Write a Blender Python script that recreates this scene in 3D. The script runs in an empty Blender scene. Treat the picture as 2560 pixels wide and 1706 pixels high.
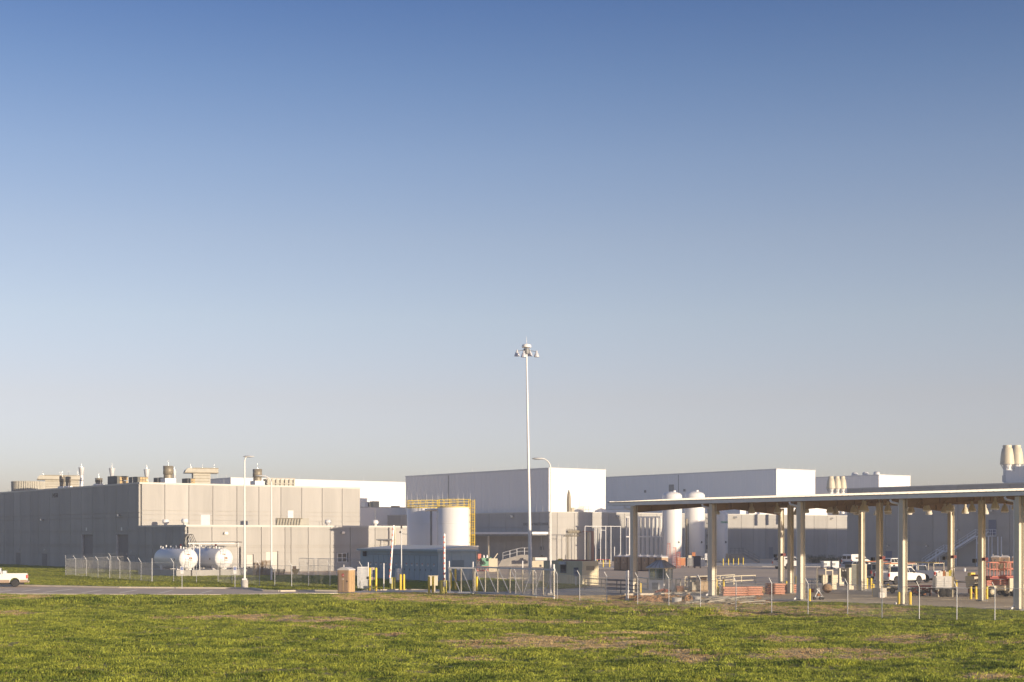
import bpy, bmesh, math, random
from mathutils import Vector, Matrix, noise
random.seed(7)
R = math.radians
scene = bpy.context.scene
col = scene.collection
# ---------------------------------------------------------------- camera
F, H0, HY = 3700.0, 5.0, 1342.0          # focal length in photo pixels, eye height, horizon row
cam_d = bpy.data.cameras.new('camera'); cam = bpy.data.objects.new('camera', cam_d); col.objects.link(cam)
cam.location = (0, 0, H0); cam.rotation_euler = (R(90), 0, 0)
cam_d.sensor_width = 36; cam_d.lens = 36*F/2560
cam_d.shift_x = 0; cam_d.shift_y = (HY-853)/2560
cam_d.clip_start = .5; cam_d.clip_end = 8000
scene.camera = cam
# ---------------------------------------------------------------- light
SUN_EL = 7.6
T = Vector((.741, -.671, 0)).normalized()          # horizontal direction towards the sun
world = bpy.data.worlds.new('World'); scene.world = world; world.use_nodes = True
wn = world.node_tree.nodes; wl = world.node_tree.links
for n in list(wn): wn.remove(n)
wo = wn.new('ShaderNodeOutputWorld'); bg = wn.new('ShaderNodeBackground'); sky = wn.new('ShaderNodeTexSky')
sky.sky_type = 'NISHITA'; sky.sun_disc = False
sky.sun_elevation = R(SUN_EL); sky.sun_rotation = math.atan2(T.x, T.y)
sky.air_density = 1.0; sky.dust_density = 0.6; sky.ozone_density = 1.0
bg.inputs['Strength'].default_value = .15
geo = wn.new('ShaderNodeTexCoord'); sep = wn.new('ShaderNodeSeparateXYZ'); ramp = wn.new('ShaderNodeValToRGB')
mul = wn.new('ShaderNodeMix'); mul.data_type = 'RGBA'; mul.blend_type = 'MULTIPLY'; mul.inputs['Factor'].default_value = 1
wl.new(geo.outputs['Generated'], sep.inputs[0]); wl.new(sep.outputs['Z'], ramp.inputs[0])
SKY_RAMP = [(0.0, (0.3399, 0.3853, 0.7769)), (0.0491, (0.3745, 0.3881, 0.6877)), (0.092, (0.4209, 0.3743, 0.5345)), (0.1449, (0.4465, 0.3981, 0.5035)), (0.1966, (0.4207, 0.3788, 0.4746)), (0.2467, (0.3551, 0.3482, 0.4635)), (0.2949, (0.2667, 0.2967, 0.4347)), (0.341, (0.1864, 0.2371, 0.3982)), (1.0, (0.1864, 0.2371, 0.3982))]
gain = wn.new('ShaderNodeVectorMath'); gain.operation = 'SCALE'; gain.inputs['Scale'].default_value = 1.55
wl.new(sky.outputs[0], mul.inputs['A']); wl.new(ramp.outputs[0], gain.inputs[0]); wl.new(gain.outputs[0], mul.inputs['B'])
wl.new(mul.outputs['Result'], bg.inputs['Color']); wl.new(bg.outputs[0], wo.inputs['Surface'])
els = ramp.color_ramp.elements
els[0].position, els[0].color = SKY_RAMP[0][0], (*SKY_RAMP[0][1], 1)
els[1].position, els[1].color = SKY_RAMP[-1][0], (*SKY_RAMP[-1][1], 1)
for p, c in SKY_RAMP[1:-1]:
    e = els.new(p); e.color = (*c, 1)
sun_d = bpy.data.lights.new('sun', 'SUN'); sun = bpy.data.objects.new('sun', sun_d); col.objects.link(sun)
sun_d.energy = 4.0; sun_d.angle = R(.55); sun_d.color = (1, .82, .60)
sd = Vector((T.x*math.cos(R(SUN_EL)), T.y*math.cos(R(SUN_EL)), math.sin(R(SUN_EL))))
sun.rotation_euler = (-sd).to_track_quat('-Z', 'Y').to_euler()
scene.view_settings.view_transform = 'Standard'; scene.view_settings.look = 'None'
scene.view_settings.gamma = 1; scene.view_settings.exposure = 0.72; scene.view_settings.use_curve_mapping = False
scene.cycles.max_bounces = 6
# ---------------------------------------------------------------- placing
def at(px, py, z=0.0):
    d = F*(H0-z)/(py-HY)
    return Vector(((px-1280)/F*d, d, z))
def pt(px, d, z=0.0): return Vector(((px-1280)/F*d, d, z))
def zz(py, d): return H0+(HY-py)*d/F
TH = R(37.41)
V = Vector((math.cos(TH), math.sin(TH), 0)); U = Vector((-math.sin(TH), math.cos(TH), 0))
def hit(px, C, D):
    m = (px-1280)/F
    return (m*C[1]-C[0])/(D[0]-m*D[1])
# ---------------------------------------------------------------- materials
MATS = {}
def mat(name, c, rough=.7, metal=0., rnd=0., nz=0., ns=1., stretch=(1, 1, 1), c2=None, bump=0., bs=20., world_co=False, spec=.5, trans=0.):
    if name in MATS: return MATS[name]
    m = bpy.data.materials.new(name); m.use_nodes = True
    nt = m.node_tree; b = nt.nodes['Principled BSDF']; L = nt.links
    b.inputs['Roughness'].default_value = rough; b.inputs['Metallic'].default_value = metal
    b.inputs['Specular IOR Level'].default_value = spec
    b.inputs['Base Color'].default_value = (*c, 1)
    src = None
    if nz or c2 or bump:
        tc = nt.nodes.new('ShaderNodeTexCoord'); mp = nt.nodes.new('ShaderNodeMapping')
        mp.inputs['Scale'].default_value = stretch
        if world_co:
            g = nt.nodes.new('ShaderNodeNewGeometry'); L.new(g.outputs['Position'], mp.inputs['Vector'])
        else: L.new(tc.outputs['Object'], mp.inputs['Vector'])
        if nz or c2:
            n = nt.nodes.new('ShaderNodeTexNoise'); n.inputs['Scale'].default_value = ns; n.inputs['Detail'].default_value = 6
            n.inputs['Roughness'].default_value = .65
            L.new(mp.outputs[0], n.inputs['Vector'])
            r = nt.nodes.new('ShaderNodeValToRGB'); L.new(n.outputs['Fac'], r.inputs[0])
            lo = c2 if c2 else tuple(x*(1-nz) for x in c); hi = c if c2 else tuple(min(1, x*(1+nz)) for x in c)
            r.color_ramp.elements[0].position = .34; r.color_ramp.elements[0].color = (*lo, 1)
            r.color_ramp.elements[1].position = .66; r.color_ramp.elements[1].color = (*hi, 1)
            src = r.outputs[0]
        if bump:
            n2 = nt.nodes.new('ShaderNodeTexNoise'); n2.inputs['Scale'].default_value = bs; n2.inputs['Detail'].default_value = 4
            L.new(mp.outputs[0], n2.inputs['Vector'])
            bp = nt.nodes.new('ShaderNodeBump'); bp.inputs['Strength'].default_value = bump; bp.inputs['Distance'].default_value = .05
            L.new(n2.outputs['Fac'], bp.inputs['Height']); L.new(bp.outputs[0], b.inputs['Normal'])
    if rnd:
        oi = nt.nodes.new('ShaderNodeObjectInfo'); mr = nt.nodes.new('ShaderNodeMapRange')
        mr.inputs['To Min'].default_value = 1-rnd; mr.inputs['To Max'].default_value = 1+rnd
        L.new(oi.outputs['Random'], mr.inputs['Value'])
        vm = nt.nodes.new('ShaderNodeVectorMath'); vm.operation = 'SCALE'
        if src: L.new(src, vm.inputs[0])
        else: vm.inputs[0].default_value = c
        L.new(mr.outputs[0], vm.inputs['Scale']); src = vm.outputs[0]
    if src: L.new(src, b.inputs['Base Color'])
    if trans: b.inputs['Transmission Weight'].default_value = trans
    MATS[name] = m
    return m
M_CONC = mat('precast_concrete', (.415, .405, .38), .9, rnd=.07, nz=.08, ns=.45, stretch=(1, 1, .12), bump=.25, bs=3)
M_CONC2 = mat('grey_concrete', (.34, .32, .29), .9, nz=.15, ns=.8, bump=.2, bs=6)
M_JOINT = mat('joint_sealant', (.07, .065, .06), .9)
M_COPE = mat('coping_metal', (.55, .54, .5), .5, nz=.05, ns=.5)
M_WHITE = mat('white_cladding', (.88, .87, .85), .55, nz=.025, ns=.2, stretch=(1, 1, .1))
M_WPAINT = mat('white_paint', (.8, .79, .77), .4, nz=.03, ns=2)
M_TANKW = mat('tank_white', (.82, .81, .79), .35, nz=.03, ns=.5, stretch=(1, 1, .3))
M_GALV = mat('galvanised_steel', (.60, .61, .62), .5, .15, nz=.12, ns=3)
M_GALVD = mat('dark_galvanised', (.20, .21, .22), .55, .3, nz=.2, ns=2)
M_BRONZE = mat('bronze_duct', (.26, .23, .17), .5, .2, nz=.12, ns=1)
M_DKBOX = mat('dark_unit', (.10, .105, .09), .6, nz=.2, ns=1)
M_TAN = mat('tan_metal', (.55, .48, .33), .55, nz=.06, ns=1)
M_FILTER = mat('intake_filter', (.50, .36, .18), .8, nz=.2, ns=5)
M_HOOD = mat('weathered_duct', (.46, .44, .37), .6, nz=.08, ns=1)
M_CREAM = mat('cream_paint', (.62, .56, .42), .5, nz=.06, ns=1)
M_YEL = mat('safety_yellow', (.80, .58, .04), .5, nz=.08, ns=3)
M_YELD = mat('olive_yellow', (.55, .48, .07), .5, nz=.08, ns=2)
M_RED = mat('red_paint', (.50, .05, .035), .5, nz=.1, ns=2)
M_ORED = mat('coral_red_paint', (.50, .14, .09), .5, nz=.1, ns=2)
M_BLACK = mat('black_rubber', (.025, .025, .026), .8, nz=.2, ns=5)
M_DARK = mat('dark_steel', (.06, .06, .065), .6, nz=.2, ns=2)
M_GLASS = mat('dark_glass', (.02, .024, .028), .08, spec=.8)
M_PANE = mat('clear_pane', (.75, .85, .82), .03, trans=.92)
M_BLUE = mat('substation_blue', (.30, .40, .46), .5, nz=.05, ns=.8)
M_BLUEL = mat('substation_roof', (.72, .68, .58), .5, nz=.04, ns=.8)
M_CONT = mat('container_tan', (.70, .64, .45), .6, nz=.07, ns=.8, stretch=(1, 1, .3))
M_BROWN = mat('toilet_brown', (.38, .265, .17), .6, nz=.06, ns=1.5)
M_BROWNL = mat('toilet_tan', (.52, .36, .19), .55, nz=.05, ns=1.5)
M_TROOF = mat('toilet_roof', (.66, .64, .62), .5, nz=.05, ns=2)
M_ASPH = mat('yard_pavement', (.76, .585, .39), .9, c2=(.62, .475, .32), ns=.06, stretch=(.35, 1, 1), bump=.2, bs=8)
M_ROAD = mat('road_asphalt', (.78, .61, .43), .9, c2=(.68, .53, .38), ns=.3, stretch=(.3, 1, 1), bump=.2, bs=10)
M_SLAB = mat('slab_concrete', (.78, .69, .54), .9, c2=(.66, .57, .44), ns=.5, stretch=(.35, 1, 1), bump=.15, bs=6)
M_WALK = mat('walk_concrete', (.50, .48, .44), .9, nz=.08, ns=.6)
M_KERB = mat('kerb_concrete', (.60, .54, .44), .9, nz=.08, ns=1.2)
M_LINE = mat('road_paint', (.9, .88, .8), .8, nz=.05, ns=4)
M_FRAME = mat('canopy_frame', (.66, .61, .50), .6, nz=.05, ns=1)
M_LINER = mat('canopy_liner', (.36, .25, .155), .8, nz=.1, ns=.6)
M_ROOFM = mat('canopy_roof_metal', (.74, .70, .60), .5, nz=.03, ns=1)
M_GUT = mat('gutter_metal', (.78, .78, .76), .5, .1, nz=.05, ns=1)
M_WOOD = mat('weathered_wood', (.33, .225, .13), .85, rnd=.3, nz=.25, ns=3, stretch=(.3, .3, 4))
M_LUMB = mat('pink_lumber', (.60, .30, .21), .8, rnd=.12, nz=.08, ns=3)
M_RUST = mat('rusty_steel', (.33, .14, .06), .8, nz=.3, ns=2)
M_SCAF = mat('grey_boards', (.42, .39, .32), .8, rnd=.3, nz=.2, ns=3)
M_CARD = mat('cardboard', (.45, .34, .22), .85, rnd=.12, nz=.06, ns=2)
M_GREEN = mat('machine_green', (.10, .30, .19), .5, nz=.1, ns=1)
M_CYAN = mat('blue_plastic', (.10, .36, .62), .4)
M_STAIR = mat('stair_grey', (.74, .78, .84), .5)
M_SILVER = mat('silver_paint', (.62, .61, .6), .3, .0)
M_CARW = mat('white_car_paint', (.78, .77, .74), .25)
M_CARG = mat('grey_car_paint', (.13, .13, .14), .3)
M_CARB = mat('blue_grey_car_paint', (.30, .35, .42), .25)
M_TRIM = mat('tan_trim', (.33, .24, .17), .5)
M_LITE = mat('light_lamp_metal', (.70, .70, .72), .35, .25)
M_CHROME = mat('bright_metal', (.6, .6, .6), .25, .9)
M_LAMP = mat('lamp_lens', (.85, .83, .76), .4)
M_NAVY = mat('navy_paint', (.03, .04, .075), .5, nz=.2, ns=2)
M_ORANGE = mat('orange_brown_bin', (.45, .18, .07), .7, nz=.15, ns=2)
M_HEDGE = mat('hedge_leaf', (.035, .06, .02), .7, nz=.4, ns=2)
M_SIGN = mat('sign_white', (.78, .78, .76), .5)
M_SIGNB = mat('sign_blue', (.06, .14, .42), .5)
M_INK = mat('black_lettering', (.03, .028, .026), .7)
M_GLET = mat('green_lettering', (.06, .33, .16), .6)
M_MESHW = mat('fence_wire', (.38, .38, .37), .5, .3)
# ---------------------------------------------------------------- mesh helper
class MB:
    def __init__(s): s.v, s.f, s.s = [], [], []
    def add(s, vs, fs, smooth=False):
        n = len(s.v); s.v += [tuple(v) for v in vs]; s.f += [tuple(i+n for i in f) for f in fs]; s.s += [smooth]*len(fs); return s
    def box(s, x0, x1, y0, y1, z0, z1):
        if x0 > x1: x0, x1 = x1, x0
        if y0 > y1: y0, y1 = y1, y0
        return s.add([(x0,y0,z0),(x1,y0,z0),(x1,y1,z0),(x0,y1,z0),(x0,y0,z1),(x1,y0,z1),(x1,y1,z1),(x0,y1,z1)],
                     [(3,2,1,0),(4,5,6,7),(0,1,5,4),(1,2,6,5),(2,3,7,6),(3,0,4,7)])
    def cbox(s, x, y, z0, w, d, h): return s.box(x-w/2, x+w/2, y-d/2, y+d/2, z0, z0+h)
    def bar(s, p, q, w, h=None, up=(0, 0, 1)):
        p, q = Vector(p), Vector(q); h = h or w; d = (q-p).normalized(); up = Vector(up)
        if abs(d.dot(up)) > .98: up = Vector((1, 0, 0))
        a = d.cross(up).normalized()*w/2; b = a.cross(d).normalized()*h/2
        return s.add([p-a-b, p+a-b, p+a+b, p-a+b, q-a-b, q+a-b, q+a+b, q-a+b],
                     [(0,1,2,3),(7,6,5,4),(4,5,1,0),(5,6,2,1),(6,7,3,2),(7,4,0,3)])
    def tube(s, p, q, r, r2=None, n=10, smooth=True):
        p, q = Vector(p), Vector(q); r2 = r if r2 is None else r2
        d = (q-p).normalized(); up = Vector((0, 0, 1)) if abs(d.z) < .98 else Vector((1, 0, 0))
        a = d.cross(up).normalized(); b = d.cross(a).normalized(); vs = []
        for c, rr in ((p, r), (q, r2)):
            for k in range(n):
                t = 2*math.pi*k/n; vs.append(c+a*math.cos(t)*rr+b*math.sin(t)*rr)
        s.add(vs, [(k, (k+1) % n, n+(k+1) % n, n+k) for k in range(n)], smooth)
        s.add(vs[:n], [tuple(range(n))[::-1]]); s.add(vs[n:], [tuple(range(n))]); return s
    def path(s, pts, r, n=6):
        for a, b in zip(pts[:-1], pts[1:]): s.tube(a, b, r, n=n)
        return s
    def lathe(s, prof, n=16, c=(0, 0, 0), axis='z', closed=True):
        vs = []
        for r, z in prof:
            for k in range(n):
                t = 2*math.pi*k/n; x, y = r*math.cos(t), r*math.sin(t)
                p = (x, y, z) if axis == 'z' else ((z, x, y) if axis == 'x' else (x, z, y))
                vs.append((p[0]+c[0], p[1]+c[1], p[2]+c[2]))
        m = len(prof); fs = []
        for i in range(m-1):
            for k in range(n): fs.append((i*n+k, i*n+(k+1) % n, (i+1)*n+(k+1) % n, (i+1)*n+k))
        s.add(vs, fs, True)
        if closed:
            s.add(vs[:n], [tuple(range(n))[::-1]]); s.add(vs[-n:], [tuple(range(n))])
        return s
    def prism(s, pts, y0, y1, hw=None):
        """profile (x,z) extruded over y"""
        n = len(pts); vs = [(x, y0, z) for x, z in pts]+[(x, y1, z) for x, z in pts]
        if hw: vs = [(x, (-hw(z)), z) for x, z in pts]+[(x, hw(z), z) for x, z in pts]
        return s.add(vs, [tuple(range(n)), tuple(range(2*n-1, n-1, -1))]+[(i, n+i, n+(i+1) % n, (i+1) % n) for i in range(n)])
    def ext(s, pts, z0, z1):
        n = len(pts); vs = [(p[0], p[1], z0) for p in pts]+[(p[0], p[1], z1) for p in pts]
        return s.add(vs, [tuple(range(n))[::-1], tuple(range(n, 2*n))]+[(i, (i+1) % n, n+(i+1) % n, n+i) for i in range(n)])
    def build(s, name, m, parent=None, bevel=0):
        me = bpy.data.meshes.new(name); me.from_pydata(s.v, [], s.f)
        me.polygons.foreach_set('use_smooth', s.s)
        bm = bmesh.new(); bm.from_mesh(me); bmesh.ops.recalc_face_normals(bm, faces=bm.faces); bm.to_mesh(me); bm.free()
        me.materials.append(m); me.update()
        o = bpy.data.objects.new(name, me); col.objects.link(o)
        if parent: o.parent = parent
        if bevel:
            b = o.modifiers.new('b', 'BEVEL'); b.width = bevel; b.segments = 1; b.limit_method = 'ANGLE'
        return o
def tag(o, label=None, cat=None, group=None, kind=None):
    if label: o['label'] = label
    if cat: o['category'] = cat
    if group: o['group'] = group
    if kind: o['kind'] = kind
    return o
def thing(name, label, cat, loc=(0, 0, 0), rz=0., group=None):
    o = bpy.data.objects.new(name, None); o.empty_display_size = .3; col.objects.link(o)
    o.location = loc; o.rotation_euler = (0, 0, rz); return tag(o, label, cat, group)
def copy_thing(o, loc, rz=None, label=None, parent=None, top=True):
    c = o.copy(); col.objects.link(c)
    if parent: c.parent = parent
    if top:
        c.location = loc
        if rz is not None: c.rotation_euler = (0, 0, rz)
        if label: c['label'] = label
    for ch in list(o.children): copy_thing(ch, None, parent=c, top=False)
    return c
def part(name, m, parent, *boxes):
    b = MB()
    for x in boxes: b.box(*x)
    return b.build(name, m, parent)
def text(body, size, m, parent, loc, rot, ext=.02, name='lettering', align='LEFT', sx=1.):
    cu = bpy.data.curves.new(name, 'FONT'); cu.body = body; cu.size = size; cu.extrude = ext; cu.align_x = align; cu.resolution_u = 2; cu.offset = size*.02
    o = bpy.data.objects.new(name, cu); col.objects.link(o)
    bpy.context.view_layer.update()
    me = bpy.data.meshes.new_from_object(o.evaluated_get(bpy.context.evaluated_depsgraph_get()))
    bpy.data.objects.remove(o); bpy.data.curves.remove(cu)
    me.materials.clear(); me.materials.append(m); me.name = name
    o = bpy.data.objects.new(name, me); col.objects.link(o); o.parent = parent
    o.location = loc; o.rotation_euler = rot; o.scale = (sx, 1, 1); return o
def struct(name, mb, m):
    o = mb.build(name, m); o['kind'] = 'structure'; return o
def sheet(name, m, pxs, z, skirt=0):
    b = MB(); ps = [at(x, y) for x, y in pxs]
    if skirt: b.ext(ps, z-skirt, z)
    else: b.add([(p.x, p.y, z) for p in ps], [tuple(range(len(ps)))])
    return struct(name, b, m)
# ================================================================ SETTING
def lerp_edge(E, px):
    for (x0, y0), (x1, y1) in zip(E[:-1], E[1:]):
        if x0 <= px <= x1: return y0+(y1-y0)*(px-x0)/(x1-x0)
    return E[0][1] if px < E[0][0] else E[-1][1]
E1 = [(-600,1487),(0,1488.5),(300,1490),(560,1490.5),(845,1486.5),(900,1485.5),(1040,1483),(1110,1485),(1200,1489),(1300,1493),(1380,1497),(1450,1500),
      (1560,1505),(1672,1515),(1751,1517),(1800,1516),(1890,1513),(2000,1507),(2110,1510),(2258,1515.5),(2548,1530.5),(2900,1547)]
E2 = [(-600,1487),(0,1488.5),(300,1490),(560,1490.5),(845,1486.5),(900,1485.5),(1040,1483),(1110,1485),(1200,1489),(1300,1490.5),(1400,1491.5),(1500,1491),(1585,1492),
      (1700,1493),(1780,1500),(1850,1505),(1900,1507),(2000,1507),(2110,1510),(2258,1515.5),(2548,1530.5),(2900,1547)]
BARE = [(1290,1594,60,4),(1240,1612,120,7),(1480,1613,190,8),(1350,1606,150,6),(1680,1637,70,5),(1740,1652,50,6),(1745,1640,70,5),(1930,1600,60,4),(2090,1640,190,9),(2000,1634,70,6),
        (2300,1599,120,7),(2540,1610,60,4),(520,1547,150,2.6),(780,1552,160,2.5),(960,1590,60,2.6),(800,1568,90,2.5),(1300,1556,200,2.2),(2480,1695,70,4),(1260,1515,180,5),(1600,1528,200,5),
        (1000,1492,160,8),(1250,1502,170,7),(1450,1512,170,7),(1640,1530,140,6),(60,1494,90,3),(2080,1530,200,8),(1850,1528,120,9),(1980,1600,80,4),(1190,1649,60,3),(30,1536,50,2.5),(640,1545,90,2),(1600,1585,120,2.5)]
LUSH = [(330,1514,420,9),(820,1526,500,10),(1350,1537,400,7),(1700,1540,200,4)]
def build_field():
    nx, ny = 300, 200; x0, x1, y0, y1 = -74, 74, 44, 142
    vs, bare, lush = [], [], []
    for j in range(ny+1):
        y = y0+(y1-y0)*j/ny
        for i in range(nx+1):
            x = x0+(x1-x0)*i/nx
            px = 1280+F*x/y; py = HY+F*H0/y
            e2 = lerp_edge(E2, px); e1 = lerp_edge(E1, px)
            if py < e2-1.2: z = -.08; b = 1; l = 0
            else:
                m = max(0, min(1, (py-e2)/18))
                n1 = noise.noise(Vector((x*.09, y*.16, 3))); n2 = noise.noise(Vector((x*.45, y*.8, 9))); n3 = noise.noise(Vector((x*1.6, y*2.2, 1)))
                z = .035+m*(.10*n1+.20*max(0, n2)+.08*n3)
                b = 0.
                for cx, cy, rx, ry in BARE:
                    q = ((px-cx)/rx)**2+((py-cy)/ry)**2
                    q = ((px-cx)/(rx*1.1))**2+((py-cy-1)/(ry*1.9))**2
                    if q < 1.6: b = max(b, min(1, 1.7-q))
                b = max(0, min(1, b*(1.0+1.2*noise.noise(Vector((x*.8, y*.9, 5))))+.25*max(0, n1-.1)))
                l = 0.
                for cx, cy, rx, ry in LUSH:
                    q = ((px-cx)/rx)**2+((py-cy)/ry)**2
                    if q < 1: l = max(l, 1-q)
                if py < e1:
                    b = 1; z = .04+.5*max(0, noise.noise(Vector((x*.5, y*.3, 2))))*min(1, (py-e2)/5)*(1 if px > 1560 else .3)+.06*n3
                z += .34*l
            vs.append((x, y, z)); bare.append(b); lush.append(l)
    fs = [(j*(nx+1)+i, j*(nx+1)+i+1, (j+1)*(nx+1)+i+1, (j+1)*(nx+1)+i) for j in range(ny) for i in range(nx)]
    me = bpy.data.meshes.new('field'); me.from_pydata(vs, [], fs)
    for nm, arr in (('bare', bare), ('lush', lush)):
        a = me.attributes.new(nm, 'FLOAT', 'POINT'); a.data.foreach_set('value', arr)
    me.polygons.foreach_set('use_smooth', [True]*len(fs))
    m = bpy.data.materials.new('field_soil'); m.use_nodes = True; nt = m.node_tree; b = nt.nodes['Principled BSDF']; b.inputs['Roughness'].default_value = .95
    at_ = nt.nodes.new('ShaderNodeAttribute'); at_.attribute_name = 'bare'
    g = nt.nodes.new('ShaderNodeNewGeometry'); n = nt.nodes.new('ShaderNodeTexNoise'); n.inputs['Scale'].default_value = 3; n.inputs['Detail'].default_value = 8; n.inputs['Roughness'].default_value = .7
    nt.links.new(g.outputs['Position'], n.inputs['Vector'])
    rs = nt.nodes.new('ShaderNodeValToRGB'); nt.links.new(n.outputs['Fac'], rs.inputs[0])
    rs.color_ramp.elements[0].position = .4; rs.color_ramp.elements[0].color = (.36, .20, .10, 1)
    rs.color_ramp.elements[1].position = .58; rs.color_ramp.elements[1].color = (.68, .53, .29, 1)
    mx = nt.nodes.new('ShaderNodeMix'); mx.data_type = 'RGBA'; mx.inputs['A'].default_value = (.32, .29, .09, 1)
    nt.links.new(at_.outputs['Fac'], mx.inputs['Factor']); nt.links.new(rs.outputs[0], mx.inputs['B'])
    nt.links.new(mx.outputs['Result'], b.inputs['Base Color'])
    bp = nt.nodes.new('ShaderNodeBump'); bp.inputs['Strength'].default_value = .7; bp.inputs['Distance'].default_value = .08
    nt.links.new(n.outputs['Fac'], bp.inputs['Height']); nt.links.new(bp.outputs[0], b.inputs['Normal'])
    me.materials.append(m)
    o = bpy.data.objects.new('field', me); col.objects.link(o); o['kind'] = 'structure'
    return o
field = build_field()
struct('ground', MB().add([(-1500,-200,-.35),(1500,-200,-.35),(1500,2300,-.35),(-1500,2300,-.35)], [(0,1,2,3)]), mat('far_ground', (.18, .17, .08), .95, nz=.3, ns=.02))
struct('yard_pavement', MB().add([(-160,118,-.0),(60,100,-.0),(120,85,-.0),(400,85,-.0),(500,700,-.0),(-400,700,0)], [(0,1,2,3,4,5)]) if False else
       MB().add([(-170,127,0),(-52,127.2,0),(-14,129,0),(0,126,0),(6,123,0),(12,119.5,0),(24,110,0),(34,98,0),(120,88,0),(420,88,0),(500,800,0),(-450,800,0),(-500,127,0)], [tuple(range(13))]), M_ASPH)
sheet('road', M_ROAD, [(-500,1486.5),(0,1487.5),(300,1489),(560,1489.5),(845,1486),(905,1483.5),(905,1479),(850,1480.5),(780,1479.5),(700,1480.5),(660,1479.5),(632,1474.5),(600,1474),(300,1472),(50,1467),(0,1465.5),(-500,1458)], .004)
sheet('entry_road', mat('entry_asphalt', (.30, .29, .28), .9, nz=.15, ns=.4), [(1060,1483),(1110,1486),(1200,1490),(1300,1491),(1500,1491.5),(1585,1491),(1620,1482),(1540,1478),(1470,1470.5),(1380,1476),(1340,1475.5),(1310,1480.5),(1200,1481.5),(1110,1478.5)], .005)
LAWN = [(-500,1455),(0,1462.5),(50,1464),(300,1469),(600,1471),(630,1471.5),(660,1477),(700,1478),(780,1477),(850,1478),(905,1477.5),(1000,1474.5),(1110,1476),(1200,1480),(1310,1479),(1340,1474),(1380,1474.5),(1472,1468.5),
        (1456,1464),(1330,1455),(1205,1448),(1100,1446),(760,1440.5),(745,1440),(640,1438.5),(560,1437),(380,1424),(160,1400),(-500,1370)]
lawn = sheet('lawn', mat('lawn_turf', (.15, .16, .035), .95, c2=(.10, .13, .03), ns=1.2, world_co=True, bump=.6, bs=9), LAWN, .07, .1)
for nm, pts, w in (('kerb', [(-500,1456.5),(0,1464),(50,1465.5),(300,1470.5),(600,1472.5),(630,1473),(660,1478.5),(700,1479.5),(780,1478.5),(850,1479.5)], .38),
                   ('kerb', [(-500,1486.8),(0,1487.9),(300,1489.4),(560,1489.9),(845,1486.3)], .35),
                   ('kerb', [(905,1479),(1000,1476.5),(1110,1477.5)], .3)):
    b = MB(); ps = [at(*p) for p in pts]
    for a, c in zip(ps[:-1], ps[1:]):
        L = (c-a).length; k = max(1, int(L/3))
        for q in range(k):
            p0 = a.lerp(c, q/k); p1 = a.lerp(c, (q+1)/k-.015/L); b.bar((p0.x, p0.y, .02), (p1.x, p1.y, .02), w, .24)
    struct(nm, b, M_KERB)
sheet('sidewalk', M_WALK, [(845,1486),(850,1481),(905,1479.3),(1000,1477),(1110,1478),(1130,1479),(1135,1482.5),(1060,1482),(1000,1483.2),(905,1485.3)], .06, .08)
sheet('mast_pad', M_WALK, [(1290,1466),(1345,1464),(1382,1466),(1375,1474),(1330,1478),(1300,1478)], .1, .1)
sheet('yard_walk', M_WALK, [(1600,1408),(2125,1410),(2125,1417.5),(1905,1417),(1750,1415),(1600,1418)], .09, .12)
sheet('dock_walk', M_WALK, [(1480,1417.5),(1540,1417.5),(1540,1421.5),(1480,1421)], .07, .09)
sheet('substation_pad', M_WALK, [(890,1449.5),(1095,1459.5),(1210,1446),(1000,1438)], .12, .12)
sheet('generator_pad', M_WALK, [(748,1441),(900,1441.5),(900,1446),(790,1445.5)], .1, .1)
lm = MB()
for p, q in (((55,1478.5),(100,1473.5)),((108,1481.5),(180,1473.5)),((205,1482),(255,1475.5)),((400,1483),(432,1476)),((0,1480),(30,1476)),((300,1482.5),(342,1475.5)),((500,1484),(530,1476.5))):
    a, c = at(*p), at(*q); lm.bar((a.x,a.y,.004),(c.x,c.y,.004), .12, .012)
struct('parking_line', lm, M_LINE)
# canopy slab
def fr(o, a, b): return o+V*a+U*b      # local (v,u) to world
F5 = pt(2548, 100)
sl = MB()
for i in range(14):
    for j in range(5):
        u0 = -22+i*5.0; v0 = -1.35+j*4.9
        ps = [fr(F5, v0+.01, u0+.01), fr(F5, v0+4.88, u0+.01), fr(F5, v0+4.88, u0+4.97), fr(F5, v0+.01, u0+4.97)]
        sl.ext(ps, 0, .06+.004*((i*7+j*3) % 3))
slab = struct('concrete_slab', sl, M_SLAB)
# ================================================================ BUILDINGS
def local_frame(root_loc): return Vector(root_loc)
def panel_wall(parent, face, ts, z0, z1, grooves, m=None, th=.3, openings=(), gap=.085, off=0.):
    """tilt-up panels: face 'v' runs along local x (front y<0), face 'u' along local y (front x<0)"""
    m = m or M_CONC
    for ta, tb in zip(ts[:-1], ts[1:]):
        ops = [o for o in openings if o[0] < tb-.01 and o[1] > ta+.01]
        cuts = sorted(set([z0, z1]+[g for g in grooves if z0 < g < z1]+[z for o in ops for z in (o[2], o[3]) if z0 < z < z1]))
        b = MB()
        for za, zb in zip(cuts[:-1], cuts[1:]):
            spans = [(ta+gap/2, tb-gap/2)]
            zm = (za+zb)/2
            for o in ops:
                if o[2] <= zm <= o[3]:
                    ns = []
                    for a, c in spans:
                        if o[0] > a: ns.append((a, min(c, o[0])))
                        if o[1] < c: ns.append((max(a, o[1]), c))
                    spans = [q for q in ns if q[1]-q[0] > .01]
            ga = .055 if za in grooves else 0; gb = .055 if zb in grooves else 0
            for a, c in spans:
                parts = [(za+ga, zb-gb, th)]
                if ga: parts.append((za, za+ga, th-.12))
                if gb: parts.append((zb-gb, zb, th-.12))
                for p, q, t in parts:
                    if face == 'v': b.box(a, c, -t-off, -off, p, q)
                    else: b.box(-t-off, -off, a, c, p, q)
        if b.v: b.build('concrete_panel', m, parent)
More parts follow.
